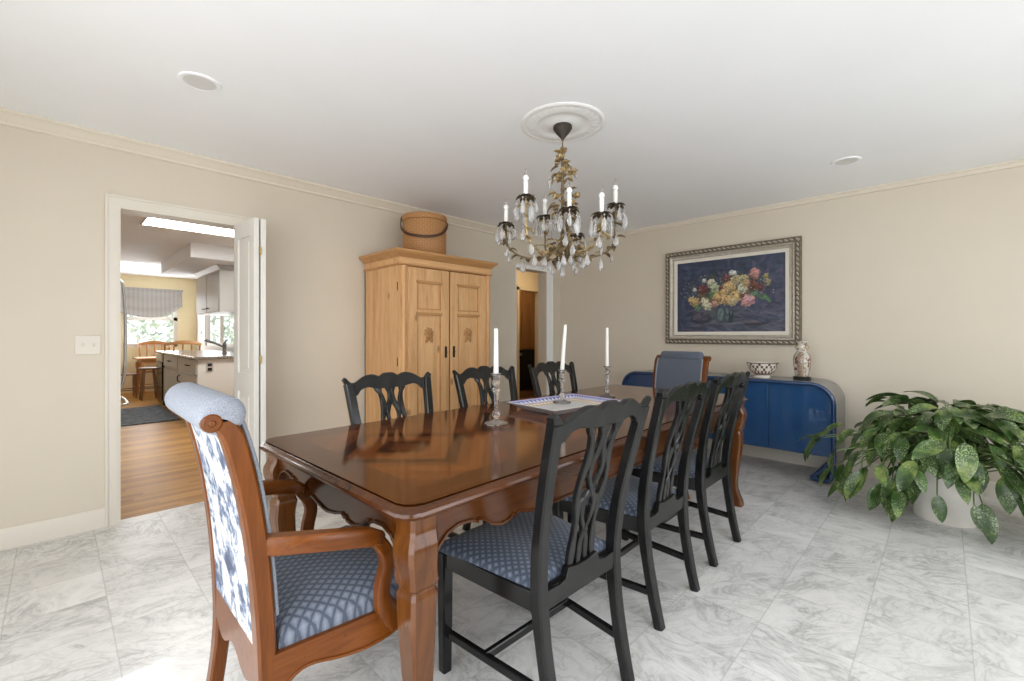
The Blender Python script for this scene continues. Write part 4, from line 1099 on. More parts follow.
def frame(name, prof, mat):
    m = MB(); rr = [[(-d, -pw + o, -ph + o), (-d, pw - o, -ph + o), (-d, pw - o, ph - o), (-d, -pw + o, ph - o)] for o, d in prof]
    m.loft(rr, cap=False, closed=True); return m.build(name, mat, pt, smooth=25)
frame('outer_frame', [(0, 0.0), (0, 0.040), (0.006, 0.048), (0.014, 0.046), (0.038, 0.046), (0.044, 0.052), (0.05, 0.050), (0.052, 0.0)], M['frame_dark'])
frame('frame', [(0.052, 0.0), (0.050, 0.046), (0.060, 0.048), (0.072, 0.038), (0.085, 0.034), (0.092, 0.036), (0.096, 0.0)], M['frame_silver'])
frame('liner', [(0.096, 0.0), (0.095, 0.032), (0.118, 0.026), (0.129, 0.024), (0.130, 0.0)], M['linen'])
m = MB()
for L, ax in ((pw, 'y'), (ph, 'z')):
    n = int(2 * L / 0.047)
    for k in range(n + 1):
        a = -L + 0.026 + (2 * L - 0.052) * k / n
        for s in (1, -1):
            o = (ph if ax == 'y' else pw) - 0.026
            c0 = (-0.046, a, s * o) if ax == 'y' else (-0.046, s * o, a)
            dirv = (0, 1, 0.45) if ax == 'y' else (0, 0.45, 1)
            dv = Vector(dirv).normalized()
            m.sweep([Vector(c0) - dv * 0.020, Vector(c0) - dv * 0.01 + Vector((-0.008, 0, 0)), Vector(c0) + dv * 0.01 + Vector((-0.008, 0, 0)), Vector(c0) + dv * 0.020], [0.002, 0.008, 0.008, 0.002], [0.002, 0.006, 0.006, 0.002], (1, 0, 0), 'round', 6)
m.build('frame_carving', M['frame_silver'], pt, smooth=60)

# ------------------------------------------------------------------ potted plant
PXc, PYc = 4.06, 0.0
pp = thing('potted_plant', 'large leafy speckled green plant in a white pot on the marble floor', 'plant', (PXc, PYc, 0))
m = MB(); m.lathe([(0.0, 0.002), (0.150, 0.0), (0.158, 0.01), (0.192, 0.33), (0.195, 0.345), (0.184, 0.345), (0.178, 0.32), (0.0, 0.31)], 40); m.build('pot', M['pot'], pp, smooth=40)
m = MB(); m.lathe([(0.0, 0.318), (0.177, 0.318), (0.14, 0.330), (0.0, 0.335)], 24); m.build('soil', M['soil'], pp)
rng = random.Random(11)
lm, sm = MB(), MB()
vx, vy = -PXc / math.hypot(PXc, PYc), -PYc / math.hypot(PXc, PYc)      # towards the room
rx, ry = -vy, vx
A_room = math.atan2(vy, vx)
def grow(a, reach, top, down, L, ratio, stem, curl):
    st = (rng.uniform(-0.10, 0.10), rng.uniform(-0.10, 0.10), 0.33)
    tip = (reach * math.cos(a), reach * math.sin(a), top)
    if PXc + tip[0] > XR - 0.05: return
    if PYc + tip[1] > 0.36 and PXc + tip[0] > 3.98: return
    mid = (st[0] * 0.45 + tip[0] * 0.55, st[1] * 0.45 + tip[1] * 0.55, max(0.5 * (0.33 + top) + 0.10, 0.44))
    if stem: sm.tube(spline([st, mid, tip], 7), [0.0065, 0.006, 0.0055, 0.005, 0.0045, 0.004, 0.0035], 5)
    a2 = a + rng.uniform(-0.75, 0.75)
    d = Vector((math.cos(a2), math.sin(a2), down + rng.uniform(-0.25, 0.25))).normalized()
    if PXc + tip[0] + d.x * L > XR - 0.03: d.x = (XR - 0.04 - PXc - tip[0]) / L; d.normalize()
    if top + d.z * L < 0.05: d.z = max(d.z, (0.06 - top) / L); d.normalize()
    lm.leaf(tip, d, (rng.uniform(-0.35, 0.35) + 0.5 * math.cos(a), rng.uniform(-0.35, 0.35) + 0.5 * math.sin(a), 1), L, L * ratio, curl, 0.30, 9)
for k in range(400):
    a = rng.uniform(0, 2 * PI)
    away = abs((a - A_room + PI) % (2 * PI) - PI)         # 0 = straight into the room
    side = abs(math.sin(a - A_room))
    reach_max = 0.42 + 0.30 * side
    if math.cos(a) > 0.15: reach_max = min(reach_max, 0.62 / max(0.25, math.cos(a)))
    b = rng.random()
    L = rng.uniform(0.16, 0.235); ratio = rng.uniform(0.36, 0.44)
    if b < 0.34:
        grow(a, rng.uniform(0.04, 0.30), rng.uniform(0.58, 0.76), rng.uniform(-0.45, 0.40), L, ratio, k % 2 == 0, rng.uniform(0.5, 1.1))
    elif b < 0.76:
        f = rng.uniform(0.5, 1.0)
        grow(a, reach_max * f, rng.uniform(0.62, 0.76) - 0.24 * f + rng.uniform(-0.06, 0.06), rng.uniform(-1.1, -0.2), L, ratio, k % 3 == 0, rng.uniform(0.4, 0.9))
    else:
        if away < 0.42: continue
        grow(a, reach_max * rng.uniform(0.62, 0.9), rng.uniform(0.22, 0.38), rng.uniform(-1.8, -0.7), L, ratio, k % 2 == 0, rng.uniform(0.3, 0.7))
# the leaves hanging over the rim in front of the pot
for side, out, z0, L, tw in ((-0.035, 0.34, 0.235, 0.165, 0.15), (0.12, 0.37, 0.22, 0.165, 0.35), (-0.17, 0.30, 0.36, 0.22, -0.25), (-0.24, 0.33, 0.29, 0.2, -0.1), (-0.30, 0.36, 0.24, 0.19, -0.3), (0.13, 0.29, 0.47, 0.2, 0.1),
                             (0.02, 0.30, 0.50, 0.19, -0.3), (-0.10, 0.29, 0.47, 0.21, -0.5), (0.24, 0.31, 0.40, 0.21, 0.1), (0.32, 0.33, 0.36, 0.2, 0.4), (-0.40, 0.34, 0.30, 0.22, -0.4)):
    b = (vx * out + rx * side, vy * out + ry * side, z0)
    lm.leaf(b, (vx * 0.25 + rx * tw, vy * 0.25 + ry * tw, -1), (vx, vy, 0.25), L, L * 0.42, 0.35, 0.25, 9)
    sm.tube(spline([(b[0] * 0.5, b[1] * 0.5, 0.37), (b[0] * 0.92, b[1] * 0.92, max(z0 + 0.09, 0.41)), b], 7), 0.004, 5)
lm.build('foliage', M['leaf'], pp, smooth=60)
sm.build('stem', M['stem'], pp, smooth=60)

# ------------------------------------------------------------------ chandelier
ch = thing('chandelier', 'bronze leaf chandelier with white candle sleeves and crystal drops above the table', 'chandelier', (CHX, CHY, 0))
m = MB(); m.lathe([(0.0, H - 0.013), (0.055, H - 0.015), (0.056, H - 0.030), (0.040, H - 0.055), (0.022, H - 0.075), (0.010, H - 0.090), (0.006, H - 0.10), (0.0, H - 0.10)], 16); m.build('canopy', M['canopy_bronze'], ch, smooth=20)
m = MB(); m.tube([(0, 0, H - 0.10), (0, 0, 2.30)], 0.004, 8)
for k in range(3):
    zc = 2.335 - k * 0.0
m.tube([(0.018 * math.cos(a), 0, 2.29 + 0.022 * math.sin(a)) for a in lin(0, 2 * PI * 15 / 16, 16)], 0.0035, 6, closed=True)
m.build('hanging_rod', M['bronze'], ch)
m = MB(); m.lathe([(0.005, 2.27), (0.009, 2.25), (0.007, 2.10), (0.012, 2.06), (0.008, 2.02), (0.008, 1.86), (0.014, 1.82), (0.010, 1.76), (0.028, 1.74), (0.040, 1.71), (0.036, 1.68), (0.016, 1.66), (0.008, 1.64), (0.0, 1.63)], 14); m.build('stem', M['bronze'], ch, smooth=40)
R_ = Vector((math.sin(YAW), -math.cos(YAW), 0)); F_ = Vector((math.cos(YAW), math.sin(YAW), 0))
# leaves and flowers twining round the stem
rng = random.Random(5)
m = MB(); g = MB()
for z, cnt, r0 in ((2.25, 5, 0.02), (2.21, 6, 0.03), (2.165, 6, 0.04), (2.13, 5, 0.03), (2.03, 5, 0.04), (2.0, 6, 0.05), (1.965, 6, 0.05), (1.92, 5, 0.05), (1.86, 4, 0.04), (1.76, 8, 0.06), (1.72, 10, 0.07), (1.68, 9, 0.06), (1.65, 7, 0.04)):
    for k in range(cnt):
        a = rng.uniform(0, 2 * PI)
        p = (r0 * 0.8 * math.cos(a), r0 * 0.8 * math.sin(a), z + rng.uniform(-0.02, 0.02))
        (m if rng.random() < 0.4 else g).leaf(p, (math.cos(a), math.sin(a), rng.uniform(-0.4, 0.6)), (0, 0, 1), rng.uniform(0.05, 0.075), rng.uniform(0.032, 0.046), rng.uniform(0.5, 1.3), 0.4, 5)
for z, a, r in ((2.225, 3.6, 0.045), (2.19, 0.4, 0.05), (2.155, 1.0, 0.06), (2.14, 3.9, 0.06), (2.15, 5.4, 0.05), (2.01, 5.3, 0.075), (1.975, 0.2, 0.07), (1.95, 4.4, 0.08), (1.93, 5.0, 0.06), (1.985, 3.3, 0.07),
                (1.73, 4.2, 0.09), (1.71, 5.6, 0.10), (1.70, 3.0, 0.09), (1.72, 1.6, 0.08), (1.74, 0.3, 0.09), (1.67, 4.8, 0.07), (1.68, 2.3, 0.07)):
    c = Vector((r * math.cos(a), r * math.sin(a), z))
    for k in range(6):
        b = 2 * PI * k / 6
        g.leaf(c, (math.cos(b) * 0.8 + math.cos(a) * 0.5, math.sin(b) * 0.8 + math.sin(a) * 0.5, 0.4 + 0.3 * math.sin(b * 2)), (math.cos(a), math.sin(a), 1), 0.038, 0.034, -0.9, 0.3, 4)
m.build('stem_foliage', M['bronze'], ch, solid=0.0015, smooth=60)
g.build('stem_blossom', M['gilt'], ch, solid=0.0015, smooth=60)
arms = [(-0.225, -0.235, 2.050), (-0.335, 0.09, 1.985), (-0.085, 0.26, 2.075), (0.012, -0.215, 1.99), (0.186, -0.225, 1.96), (0.313, 0.0, 2.075), (0.125, 0.29, 1.965)]
def crystal(parent, p, L=0.045, w=0.011, kind=0):
    mm = MB()
    if kind == 0:      # faceted pear drop
        mm.lathe([(0.0012, 0.004), (0.0012, 0.0), (w * 0.45, -L * 0.12), (w * 0.8, -L * 0.4), (w, -L * 0.68), (w * 0.72, -L * 0.88), (0.0008, -L)], 8)
        mm.lathe([(0.0008, 0.018), (0.005, 0.013), (0.005, 0.009), (0.0008, 0.004)], 8)
    elif kind == 1:    # flat almond plate
        a0 = rng.uniform(0, PI); ca, sa = math.cos(a0), math.sin(a0)
        pr = [(0.0, 0.0), (w * 0.7, -L * 0.22), (w, -L * 0.5), (w * 0.75, -L * 0.78), (0.0, -L), (-w * 0.75, -L * 0.78), (-w, -L * 0.5), (-w * 0.7, -L * 0.22)]
        n = len(pr); vs = [(u * ca, u * sa, z) for u, z in pr] + [(u * 0.55 * ca + t * sa, u * 0.55 * sa - t * ca, -L * 0.5 + (z + L * 0.5) * 0.6) for t in (0.006, -0.006) for u, z in pr]
        fs = [tuple(range(n, 2 * n)), tuple(range(2 * n, 3 * n))[::-1]]
        for q in range(n):
            r = (q + 1) % n
            fs += [(q, r, n + r, n + q), (r, q, 2 * n + q, 2 * n + r)]
        mm.add(vs, fs); mm.lathe([(0.0006, 0.014), (0.0045, 0.009), (0.0045, 0.006), (0.0006, 0.0)], 8)
    mm.build('crystal_drop', M['crystal'], parent, smooth=0, loc=p)
for ai, (la_, fo, ztop) in enumerate(arms):
    e = R_ * la_ + F_ * fo
    rad = e.length; u = e / rad
    zpan = ztop - 0.105
    P = spline([tuple(u * 0.02 + Vector((0, 0, 1.73))), tuple(u * (rad * 0.35) + Vector((0, 0, 1.665))), tuple(u * (rad * 0.72) + Vector((0, 0, 1.675))), tuple(u * (rad * 0.96) + Vector((0, 0, 1.74))), tuple(u * rad + Vector((0, 0, zpan - 0.07))), tuple(u * rad + Vector((0, 0, zpan)))], 24)
    m = MB(); m.tube(P, lin(0.0065, 0.005, 24), 8)
    arm = m.build('arm', M['gilt'] if ai in (0, 4) else M['bronze'], ch, smooth=60)
    rng2 = random.Random(100 + ai)
    m = MB()
    for q in (5, 8, 10, 13, 15, 17, 20):
        for _ in range(2):
            b = rng2.uniform(0, 2 * PI)
            m.leaf(P[q], (math.cos(b), math.sin(b), rng2.uniform(-0.3, 0.5)), (0, 0, 1), rng2.uniform(0.042, 0.07), rng2.uniform(0.026, 0.036), 0.9, 0.4, 5)
    m.build('arm_foliage', M['bronze'] if ai % 2 else M['gilt'], arm, solid=0.0015, smooth=60)
    c = u * rad
    m = MB()
    for k in range(9):
        b = 2 * PI * k / 9 + la_
        m.leaf((c.x, c.y, zpan - 0.006), (math.cos(b), math.sin(b), 0.35 + 0.25 * (k % 2)), (0, 0, 1), 0.066, 0.036, 1.3, 0.35, 5)
    m.lathe([(0.0, -0.008), (0.014, -0.006), (0.020, 0.004), (0.013, 0.008), (0.0, 0.008)], 12, (c.x, c.y, zpan))
    m.build('drip_pan', M['pan_bronze'], arm, smooth=60)
    m = MB(); m.lathe([(0.0, 0.006), (0.0125, 0.006), (0.0125, 0.082), (0.010, 0.084), (0.0, 0.084)], 16, (c.x, c.y, zpan)); m.build('candle_sleeve', M['wax'], arm, smooth=40)
    m = MB(); m.lathe([(0.009, 0.084), (0.0155, 0.092), (0.0165, 0.102), (0.012, 0.112), (0.008, 0.116), (0.0, 0.118)], 12, (c.x, c.y, zpan)); m.build('bulb', M['bulb'], arm, smooth=60)
    m = MB(); m.lathe([(0.008, 0.1165), (0.0085, 0.124), (0.005, 0.142), (0.002, 0.154), (0.0, 0.157)], 10, (c.x, c.y, zpan)); m.build('bulb_tip', M['clear_glass'], arm, smooth=60)
    for k in range(7):
        b = 2 * PI * k / 7 + la_ + 0.2
        crystal(ch, (c.x + 0.054 * math.cos(b), c.y + 0.054 * math.sin(b), zpan - 0.030 - 0.025 * (k % 2)), 0.066 + 0.016 * (k % 3), 0.019 if k % 2 else 0.014, k % 2)
    for k, q in enumerate((9, 13, 16)):
        s = 1 if k % 2 else -1
        side = Vector((-u.y, u.x, 0)) * (0.020 * s)
        crystal(ch, (P[q][0] + side.x, P[q][1] + side.y, P[q][2] - 0.026), 0.07, 0.017, k % 2)
for k in range(9):
    b = 2 * PI * k / 9
    rr = 0.07 if k % 2 else 0.12
    crystal(ch, (rr * math.cos(b), rr * math.sin(b), 1.655 - 0.02 * (k % 2)), 0.066, 0.016, k % 2)
for k in range(10):
    b = 2.4 * k
    crystal(ch, (0.08 * math.cos(b), 0.08 * math.sin(b), (2.20, 2.14, 1.98, 1.94, 1.90)[k % 5] - 0.02), 0.045, 0.011, k % 2)
crystal(ch, (0, 0, 1.612), 0.075, 0.016)

# ------------------------------------------------------------------ candlesticks, tapers, tray
def candlestick(x, y, z0, h, label, foot=0.056):
    t = thing('candlestick', label, 'candlestick', (x, y, z0), 0, 'crystal candlesticks on the table')
    m = MB(); s = h / 0.245
    m.lathe([(0.0, 0.0), (foot, 0.0), (foot + 0.002, 0.005), (foot - 0.004, 0.010), (0.030, 0.014), (0.014, 0.020), (0.010, 0.026), (0.0, 0.026)], 10)
    m.build('foot', M['stick_glass'], t, smooth=20)
    m = MB()
    prof = [(0.0, 0.0262), (0.010, 0.0262), (0.011, 0.030), (0.020, 0.040), (0.0215, 0.048), (0.019, 0.058), (0.010, 0.066), (0.0085, 0.075), (0.0095, 0.11), (0.010, 0.148), (0.013, 0.153), (0.0215, 0.162),
            (0.022, 0.168), (0.013, 0.176), (0.011, 0.182), (0.018, 0.192), (0.0205, 0.203), (0.016, 0.216), (0.013, 0.222), (0.021, 0.236), (0.026, 0.243), (0.025, 0.245), (0.014, 0.240), (0.012, 0.225), (0.0, 0.225)]
    m.lathe([(r, 0.0262 + (z - 0.0262) * (h - 0.0262) / (0.245 - 0.0262)) for r, z in prof], 12)
    m.build('shaft', M['stick_glass'], t, smooth=25)
    return t
def taper(x, y, z0, h, label, r0=0.0128, r1=0.010, tilt=(0, 0)):
    t = thing('taper_candle', label, 'candle', (x, y, z0), 0, 'white candles in the candlesticks')
    m = MB(); m.sweep([(tilt[0] * k * h, tilt[1] * k * h, k * h) for k in (0, 0.1, 0.5, 0.95, 0.985)] + [(tilt[0] * h, tilt[1] * h, h)], [r0 * 0.85, r0, (r0 + r1) / 2, r1, r1, r1 * 0.8], None, (0, 1, 0), 'round', 16)
    m.build('wax_body', M['wax'], t, smooth=50)
    m = MB(); m.tube([(tilt[0] * h, tilt[1] * h, h - 0.001), (tilt[0] * h, tilt[1] * h, h + 0.003)], 0.0012, 5); m.build('wick', M['wax'], t)
sticks = [(1.482, 1.553, TZ + 0.0005, 0.245, 0.216), (2.167, 1.684, TZ + 0.0135, 0.205, 0.275), (2.665, 1.678, TZ, 0.215, 0.265)]
nm = ['nearest crystal candlestick on a faceted foot at the front of the table', 'crystal candlestick standing in the patterned tray', 'farthest crystal candlestick toward the far end of the table']
nm2 = ['white candle in the nearest candlestick, in front of the armoire', 'slightly leaning white candle above the patterned tray', 'slender white candle farthest down the table']
for (x, y, z, h, hc), a, b in zip(sticks, nm, nm2):
    candlestick(x, y, z, h, a)
    z1 = z + 0.0262 + (0.2255 - 0.0262) * (h - 0.0262) / (0.245 - 0.0262)
    taper(x, y, z1, z + h + hc - z1, b, tilt=(0.0, 0.0) if 'leaning' not in b else (0.05, -0.05))

tr = thing('serving_tray', 'rectangular ceramic tray with blue and yellow zigzag border in mid table', 'tray', (2.09, 1.60, TZ), math.radians(-6))
M['t_white'] = plain('tray_white_glaze', (0.72, 0.72, 0.72), 0.25, 0, 0.03)
M['t_blue'] = plain('tray_blue_glaze', (0.14, 0.16, 0.46), 0.25, 0, 0.08)
M['t_yellow'] = plain('tray_yellow_glaze', (0.70, 0.48, 0.16), 0.25, 0, 0.08)
M['t_lilac'] = plain('tray_lilac_glaze', (0.42, 0.40, 0.62), 0.25, 0, 0.08)
def rr_ring(a, b, z): return [(-a, -b, z), (a, -b, z), (a, b, z), (-a, b, z)]
m = MB()
m.loft([rr_ring(0.215, 0.125, 0.0), rr_ring(0.222, 0.132, 0.002), rr_ring(0.285, 0.195, 0.038), rr_ring(0.287, 0.197, 0.041), rr_ring(0.284, 0.194, 0.042)], cap=True)
# the loft cap at top is replaced by the dish surface below, so drop it
m.f.pop(); m.m.pop()
m.build('tray_shell', M['t_white'], tr, smooth=0)
m = MB()
def quad_strip(a0, b0, z0, a1, b1, z1, n, pick):
    cor0, cor1 = rr_ring(a0, b0, z0), rr_ring(a1, b1, z1)
    for s in range(4):
        p0, p1, q0, q1 = Vector(cor0[s]), Vector(cor0[(s + 1) % 4]), Vector(cor1[s]), Vector(cor1[(s + 1) % 4])
        for k in range(n):
            A_, B_, C_, D_ = p0.lerp(p1, k / n), p0.lerp(p1, (k + 1) / n), q0.lerp(q1, (k + 1) / n), q0.lerp(q1, k / n)
            Mid = A_.lerp(B_, 0.5)
            c1, c2 = pick(k)
            m.mi = c1; m.add([A_, B_, C_.lerp(D_, 0.5)], [(0, 1, 2)])
            m.mi = c2; m.add([A_, C_.lerp(D_, 0.5), D_], [(0, 1, 2)]); m.add([B_, C_, C_.lerp(D_, 0.5)], [(0, 1, 2)])
quad_strip(0.284, 0.194, 0.042, 0.272, 0.182, 0.036, 18, lambda k: (3, 3))
quad_strip(0.272, 0.182, 0.036, 0.248, 0.158, 0.024, 16, lambda k: (1, 0))
quad_strip(0.248, 0.158, 0.024, 0.240, 0.150, 0.019, 16, lambda k: (3, 3))
quad_strip(0.240, 0.150, 0.019, 0.222, 0.132, 0.012, 16, lambda k: (2, 0))
quad_strip(0.222, 0.132, 0.012, 0.205, 0.115, 0.0115, 12, lambda k: (2, 2))
m.mi = 0; m.add(rr_ring(0.205, 0.115, 0.0115), [(0, 1, 2, 3)])
m.build('glazed_dish', [M['t_white'], M['t_blue'], M['t_yellow'], M['t_lilac']], tr, smooth=0)

# ------------------------------------------------------------------ kitchen beyond the doorway
kl = thing('ceiling_light', 'bright rectangular ceiling light panel just inside the kitchen', 'ceiling light', (1.15, 6.15, H))
m = MB(); m.box(-0.48, 0.52, -0.27, 0.27, -0.012, -0.002); m.build('diffuser', M['light_panel'], kl, smooth=0)
m = MB(); m.box(-0.50, -0.48, -0.29, 0.29, -0.015, 0); m.box(0.52, 0.54, -0.29, 0.29, -0.015, 0); m.box(-0.5, 0.54, -0.29, -0.27, -0.015, 0); m.box(-0.5, 0.54, 0.27, 0.29, -0.015, 0); m.build('light_frame', M['plaster'], kl, smooth=0)
kl2 = thing('ceiling_light', 'dimmer rectangular ceiling light panel deep in the kitchen near its window', 'ceiling light', (1.0, 10.7, H))
m = MB(); m.box(-0.62, 0.45, -0.75, 0.75, -0.012, -0.002); m.build('diffuser', M['light_panel_dim'], kl2, smooth=0)
m = MB(); m.box(-0.64, -0.62, -0.77, 0.77, -0.015, 0); m.box(0.45, 0.47, -0.77, 0.77, -0.015, 0); m.build('light_frame', M['plaster'], kl2, smooth=0)

uc = thing('wall_cabinet', 'wall cabinet with shade-greyed doors and cornice hanging under the kitchen soffit', 'cabinet', (1.68, 7.75, 1.55))
m = MB(); m.box(0.02, 0.52, 0, 1.52, 0, 0.65); m.build('cabinet_body', M['cab_white'], uc, smooth=0)
for k in range(2):
    m = MB(); m.box(0, 0.02, 0.02 + 0.75 * k, 0.74 + 0.75 * k, 0.01, 0.62); d = m.build('door', M['cab_grey'], uc, smooth=0, bevel=0.003)
    m = MB(); yk = 0.62 if k == 0 else 0.88
    m.tube([(0.0, yk - 0.05, 0.07), (-0.03, yk - 0.04, 0.07), (-0.03, yk + 0.04, 0.07), (0.0, yk + 0.05, 0.07)], 0.007, 6); m.build('handle', M['iron'], d)
m = MB(); m.loft([[(a, -0.01 - abs(a) * 0.0, z) for a, z in ((0.02, 0.63), (0.52, 0.63), (0.52, 0.70), (-0.03, 0.70))], [(a, 1.53, z) for a, z in ((0.02, 0.63), (0.52, 0.63), (0.52, 0.70), (-0.03, 0.70))]]); m.build('cornice', M['cab_grey'], uc, smooth=0)

CX0 = 1.25
bc = thing('base_cabinet', 'white kitchen base cabinet whose end panel faces the doorway', 'cabinet', (CX0, 6.9, 0))
m = MB(); m.box(0.02, 0.945, 0.0, 1.24, 0.08, 0.88); m.box(0.06, 0.94, 0.04, 1.24, 0, 0.08); m.build('cabinet_body', M['cab_white'], bc, smooth=0)
m = MB(); m.box(-0.0, 0.02, 0.01, 1.23, 0.68, 0.87); d = m.build('drawer', M['cab_grey'], bc, smooth=0, bevel=0.003)
m = MB(); m.tube([(0, 0.35, 0.79), (-0.03, 0.37, 0.79), (-0.03, 0.53, 0.79), (0, 0.55, 0.79)], 0.008, 6); m.build('handle', M['iron'], d)
m = MB(); m.box(-0.0, 0.02, 0.01, 1.23, 0.10, 0.66); d = m.build('door', M['cab_grey'], bc, smooth=0, bevel=0.003)
m = MB(); m.tube([(0, 1.05, 0.52), (-0.03, 1.06, 0.54), (-0.03, 1.06, 0.60), (0, 1.05, 0.62)], 0.008, 6); m.build('handle', M['iron'], d)
b2 = thing('base_cabinet', 'kitchen cabinet with shade-greyed fronts between the dishwasher and the end cabinet', 'cabinet', (CX0, 8.16, 0))
m = MB(); m.box(0.02, 0.945, 0.0, 1.22, 0.08, 0.88); m.box(0.06, 0.94, 0.0, 1.22, 0, 0.08); m.build('cabinet_body', M['cab_white'], b2, smooth=0)
m = MB(); m.box(0, 0.02, 0.01, 1.21, 0.68, 0.87); d = m.build('drawer', M['cab_grey'], b2, smooth=0, bevel=0.003)
m = MB(); m.tube([(0, 0.5, 0.79), (-0.03, 0.52, 0.79), (-0.03, 0.68, 0.79), (0, 0.7, 0.79)], 0.008, 6); m.build('handle', M['iron'], d)
m = MB(); m.box(0, 0.02, 0.01, 1.21, 0.10, 0.66); m.build('door', M['cab_grey'], b2, smooth=0, bevel=0.003)
dw = thing('dishwasher', 'black fronted dishwasher at the far end of the kitchen counter', 'dishwasher', (CX0, 9.40, 0))
m = MB(); m.box(0.0, 0.945, 0.0, 0.6, 0.02, 0.88); m.build('case', M['appliance_black'], dw, smooth=0)
m = MB(); m.box(-0.02, 0.0, 0.01, 0.59, 0.10, 0.74); m.build('door', M['appliance_black'], dw, smooth=0, bevel=0.004)
m = MB(); m.box(-0.022, 0.0, 0.01, 0.59, 0.75, 0.87); m.build('control_panel', M['silver'], dw, smooth=0, bevel=0.004)
wt = thing('worktop', 'speckled granite worktop on the kitchen counter', 'worktop', (CX0, 6.9, 0.882))
m = MB(); m.box(-0.03, 0.947, -0.03, 3.12, 0, 0.036); m.build('stone_slab', M['granite'], wt, smooth=0, bevel=0.006)
fc = thing('kitchen_faucet', 'chrome pull-out kitchen faucet on the granite worktop', 'faucet', (1.76, 7.75, 0.918))
m = MB(); m.lathe([(0.035, 0), (0.035, 0.015), (0.026, 0.025), (0.026, 0.12), (0.030, 0.14), (0.024, 0.165), (0.0, 0.17)], 16); m.build('body', M['chrome'], fc, smooth=40)
m = MB(); m.sweep([(0, 0, 0.10), (-0.12, 0, 0.16), (-0.20, 0, 0.19), (-0.25, 0, 0.215)], [0.017, 0.016, 0.02, 0.022], None, (0, 1, 0), 'round', 12); m.build('spout', M['chrome'], fc, smooth=40)
m = MB(); m.sweep([(0, 0, 0.165), (0.03, 0.02, 0.20), (0.05, 0.03, 0.21)], [0.012, 0.009, 0.011], None, (0, 1, 0), 'round', 8); m.build('lever', M['chrome'], fc, smooth=40)
ol = thing('power_outlet', 'grey double socket on the white end panel of the kitchen counter', 'socket', (1.40, 6.9, 0.78))
m = MB(); m.box(-0.04, 0.04, -0.008, 0, -0.06, 0.06); m.build('cover_plate', M['cab_grey'], ol, smooth=0, bevel=0.003)
for zz in (-0.028, 0.028):
    m = MB(); m.box(-0.024, 0.024, -0.011, -0.008, zz - 0.02, zz + 0.02); m.build('socket_face', M['iron'], ol, smooth=0, bevel=0.003)
ws = thing('power_outlet', 'small dark switch on the white wall beside the sink window', 'socket', (2.2, 11.6, 1.25))
m = MB(); m.box(-0.006, 0, -0.04, 0.04, -0.05, 0.05); m.build('cover_plate', M['cab_grey'], ws, smooth=0)
m = MB(); m.box(-0.009, -0.006, -0.02, 0.02, -0.02, 0.02); m.build('toggle', M['iron'], ws, smooth=0)

fr = thing('refrigerator', 'stainless refrigerator with curved bar handle at the left of the doorway', 'refrigerator', (0.0, 5.85, 0))
m = MB(); m.box(-0.45, 0.33, -0.45, 0.45, 0.02, 1.80); m.build('case', M['silver'], fr, smooth=0, bevel=0.01)
m = MB(); m.box(0.335, 0.40, -0.45, 0.45, 0.62, 1.80); d = m.build('door', M['silver'], fr, smooth=0, bevel=0.01)
m = MB(); m.tube(spline([(0.40, 0.02, 1.74), (0.455, 0.02, 1.72), (0.475, 0.02, 1.5), (0.48, 0.02, 1.2), (0.475, 0.02, 0.9), (0.455, 0.02, 0.70), (0.40, 0.02, 0.68)], 24), 0.014, 10); m.build('handle', M['silver'], d, smooth=60)
m = MB(); m.box(0.335, 0.40, -0.45, 0.45, 0.04, 0.60); d = m.build('freezer_drawer', M['silver'], fr, smooth=0, bevel=0.01)
m = MB(); m.tube(spline([(0.40, -0.35, 0.55), (0.46, -0.33, 0.55), (0.475, 0, 0.55), (0.46, 0.33, 0.55), (0.40, 0.35, 0.55)], 16), 0.014, 10); m.build('handle', M['silver'], d, smooth=60)

m = MB(); rng = random.Random(2)
N1, N2 = 24, 10; grid = []
for i in range(N1 + 1):
    for j in range(N2 + 1):
        x = 0.10 + 1.12 * j / N2; y = 7.72 + 1.78 * i / N1
        grid.append((x, y, 0.010 + 0.004 * math.sin(y * 14) * math.sin(x * 6)))
m.add(grid, [(i * (N2 + 1) + j, i * (N2 + 1) + j + 1, (i + 1) * (N2 + 1) + j + 1, (i + 1) * (N2 + 1) + j) for i in range(N1) for j in range(N2)])
o = m.build('rug', M['rug'], None, solid=0.010, smooth=60); props(o, 'blue and grey patterned runner rug on the kitchen floor', 'rug')

sh = thing('roman_shade', 'grey striped fabric shade drooping over the kitchen window', 'window shade', (1.42, 12.10, 2.16))
m = MB(); vs = []; fs = []
NX, NZ = 24, 14
for j in range(NZ + 1):
    for i in range(NX + 1):
        a = i / NX; sag = 0.50 + 0.09 * math.sin(PI * min(1, a * 1.05)) - 0.16 * max(0, a - 0.75) / 0.25
        z = -sag * j / NZ; y = -0.02 - 0.025 * abs(math.sin(j / NZ * PI * 2.5)) - 0.05 * (j / NZ) ** 2
        vs.append((-0.55 + 1.06 * a, y, z))
for j in range(NZ):
    for i in range(NX):
        k = j * (NX + 1) + i; fs.append((k, k + 1, k + NX + 2, k + NX + 1))
m.add(vs, fs); m.build('shade_fabric', M['blind'], sh, solid=0.004, smooth=60)
m = MB(); m.box(-0.56, 0.53, -0.03, 0.0, -0.01, 0.03); m.build('head_rail', M['blind'], sh, smooth=0)

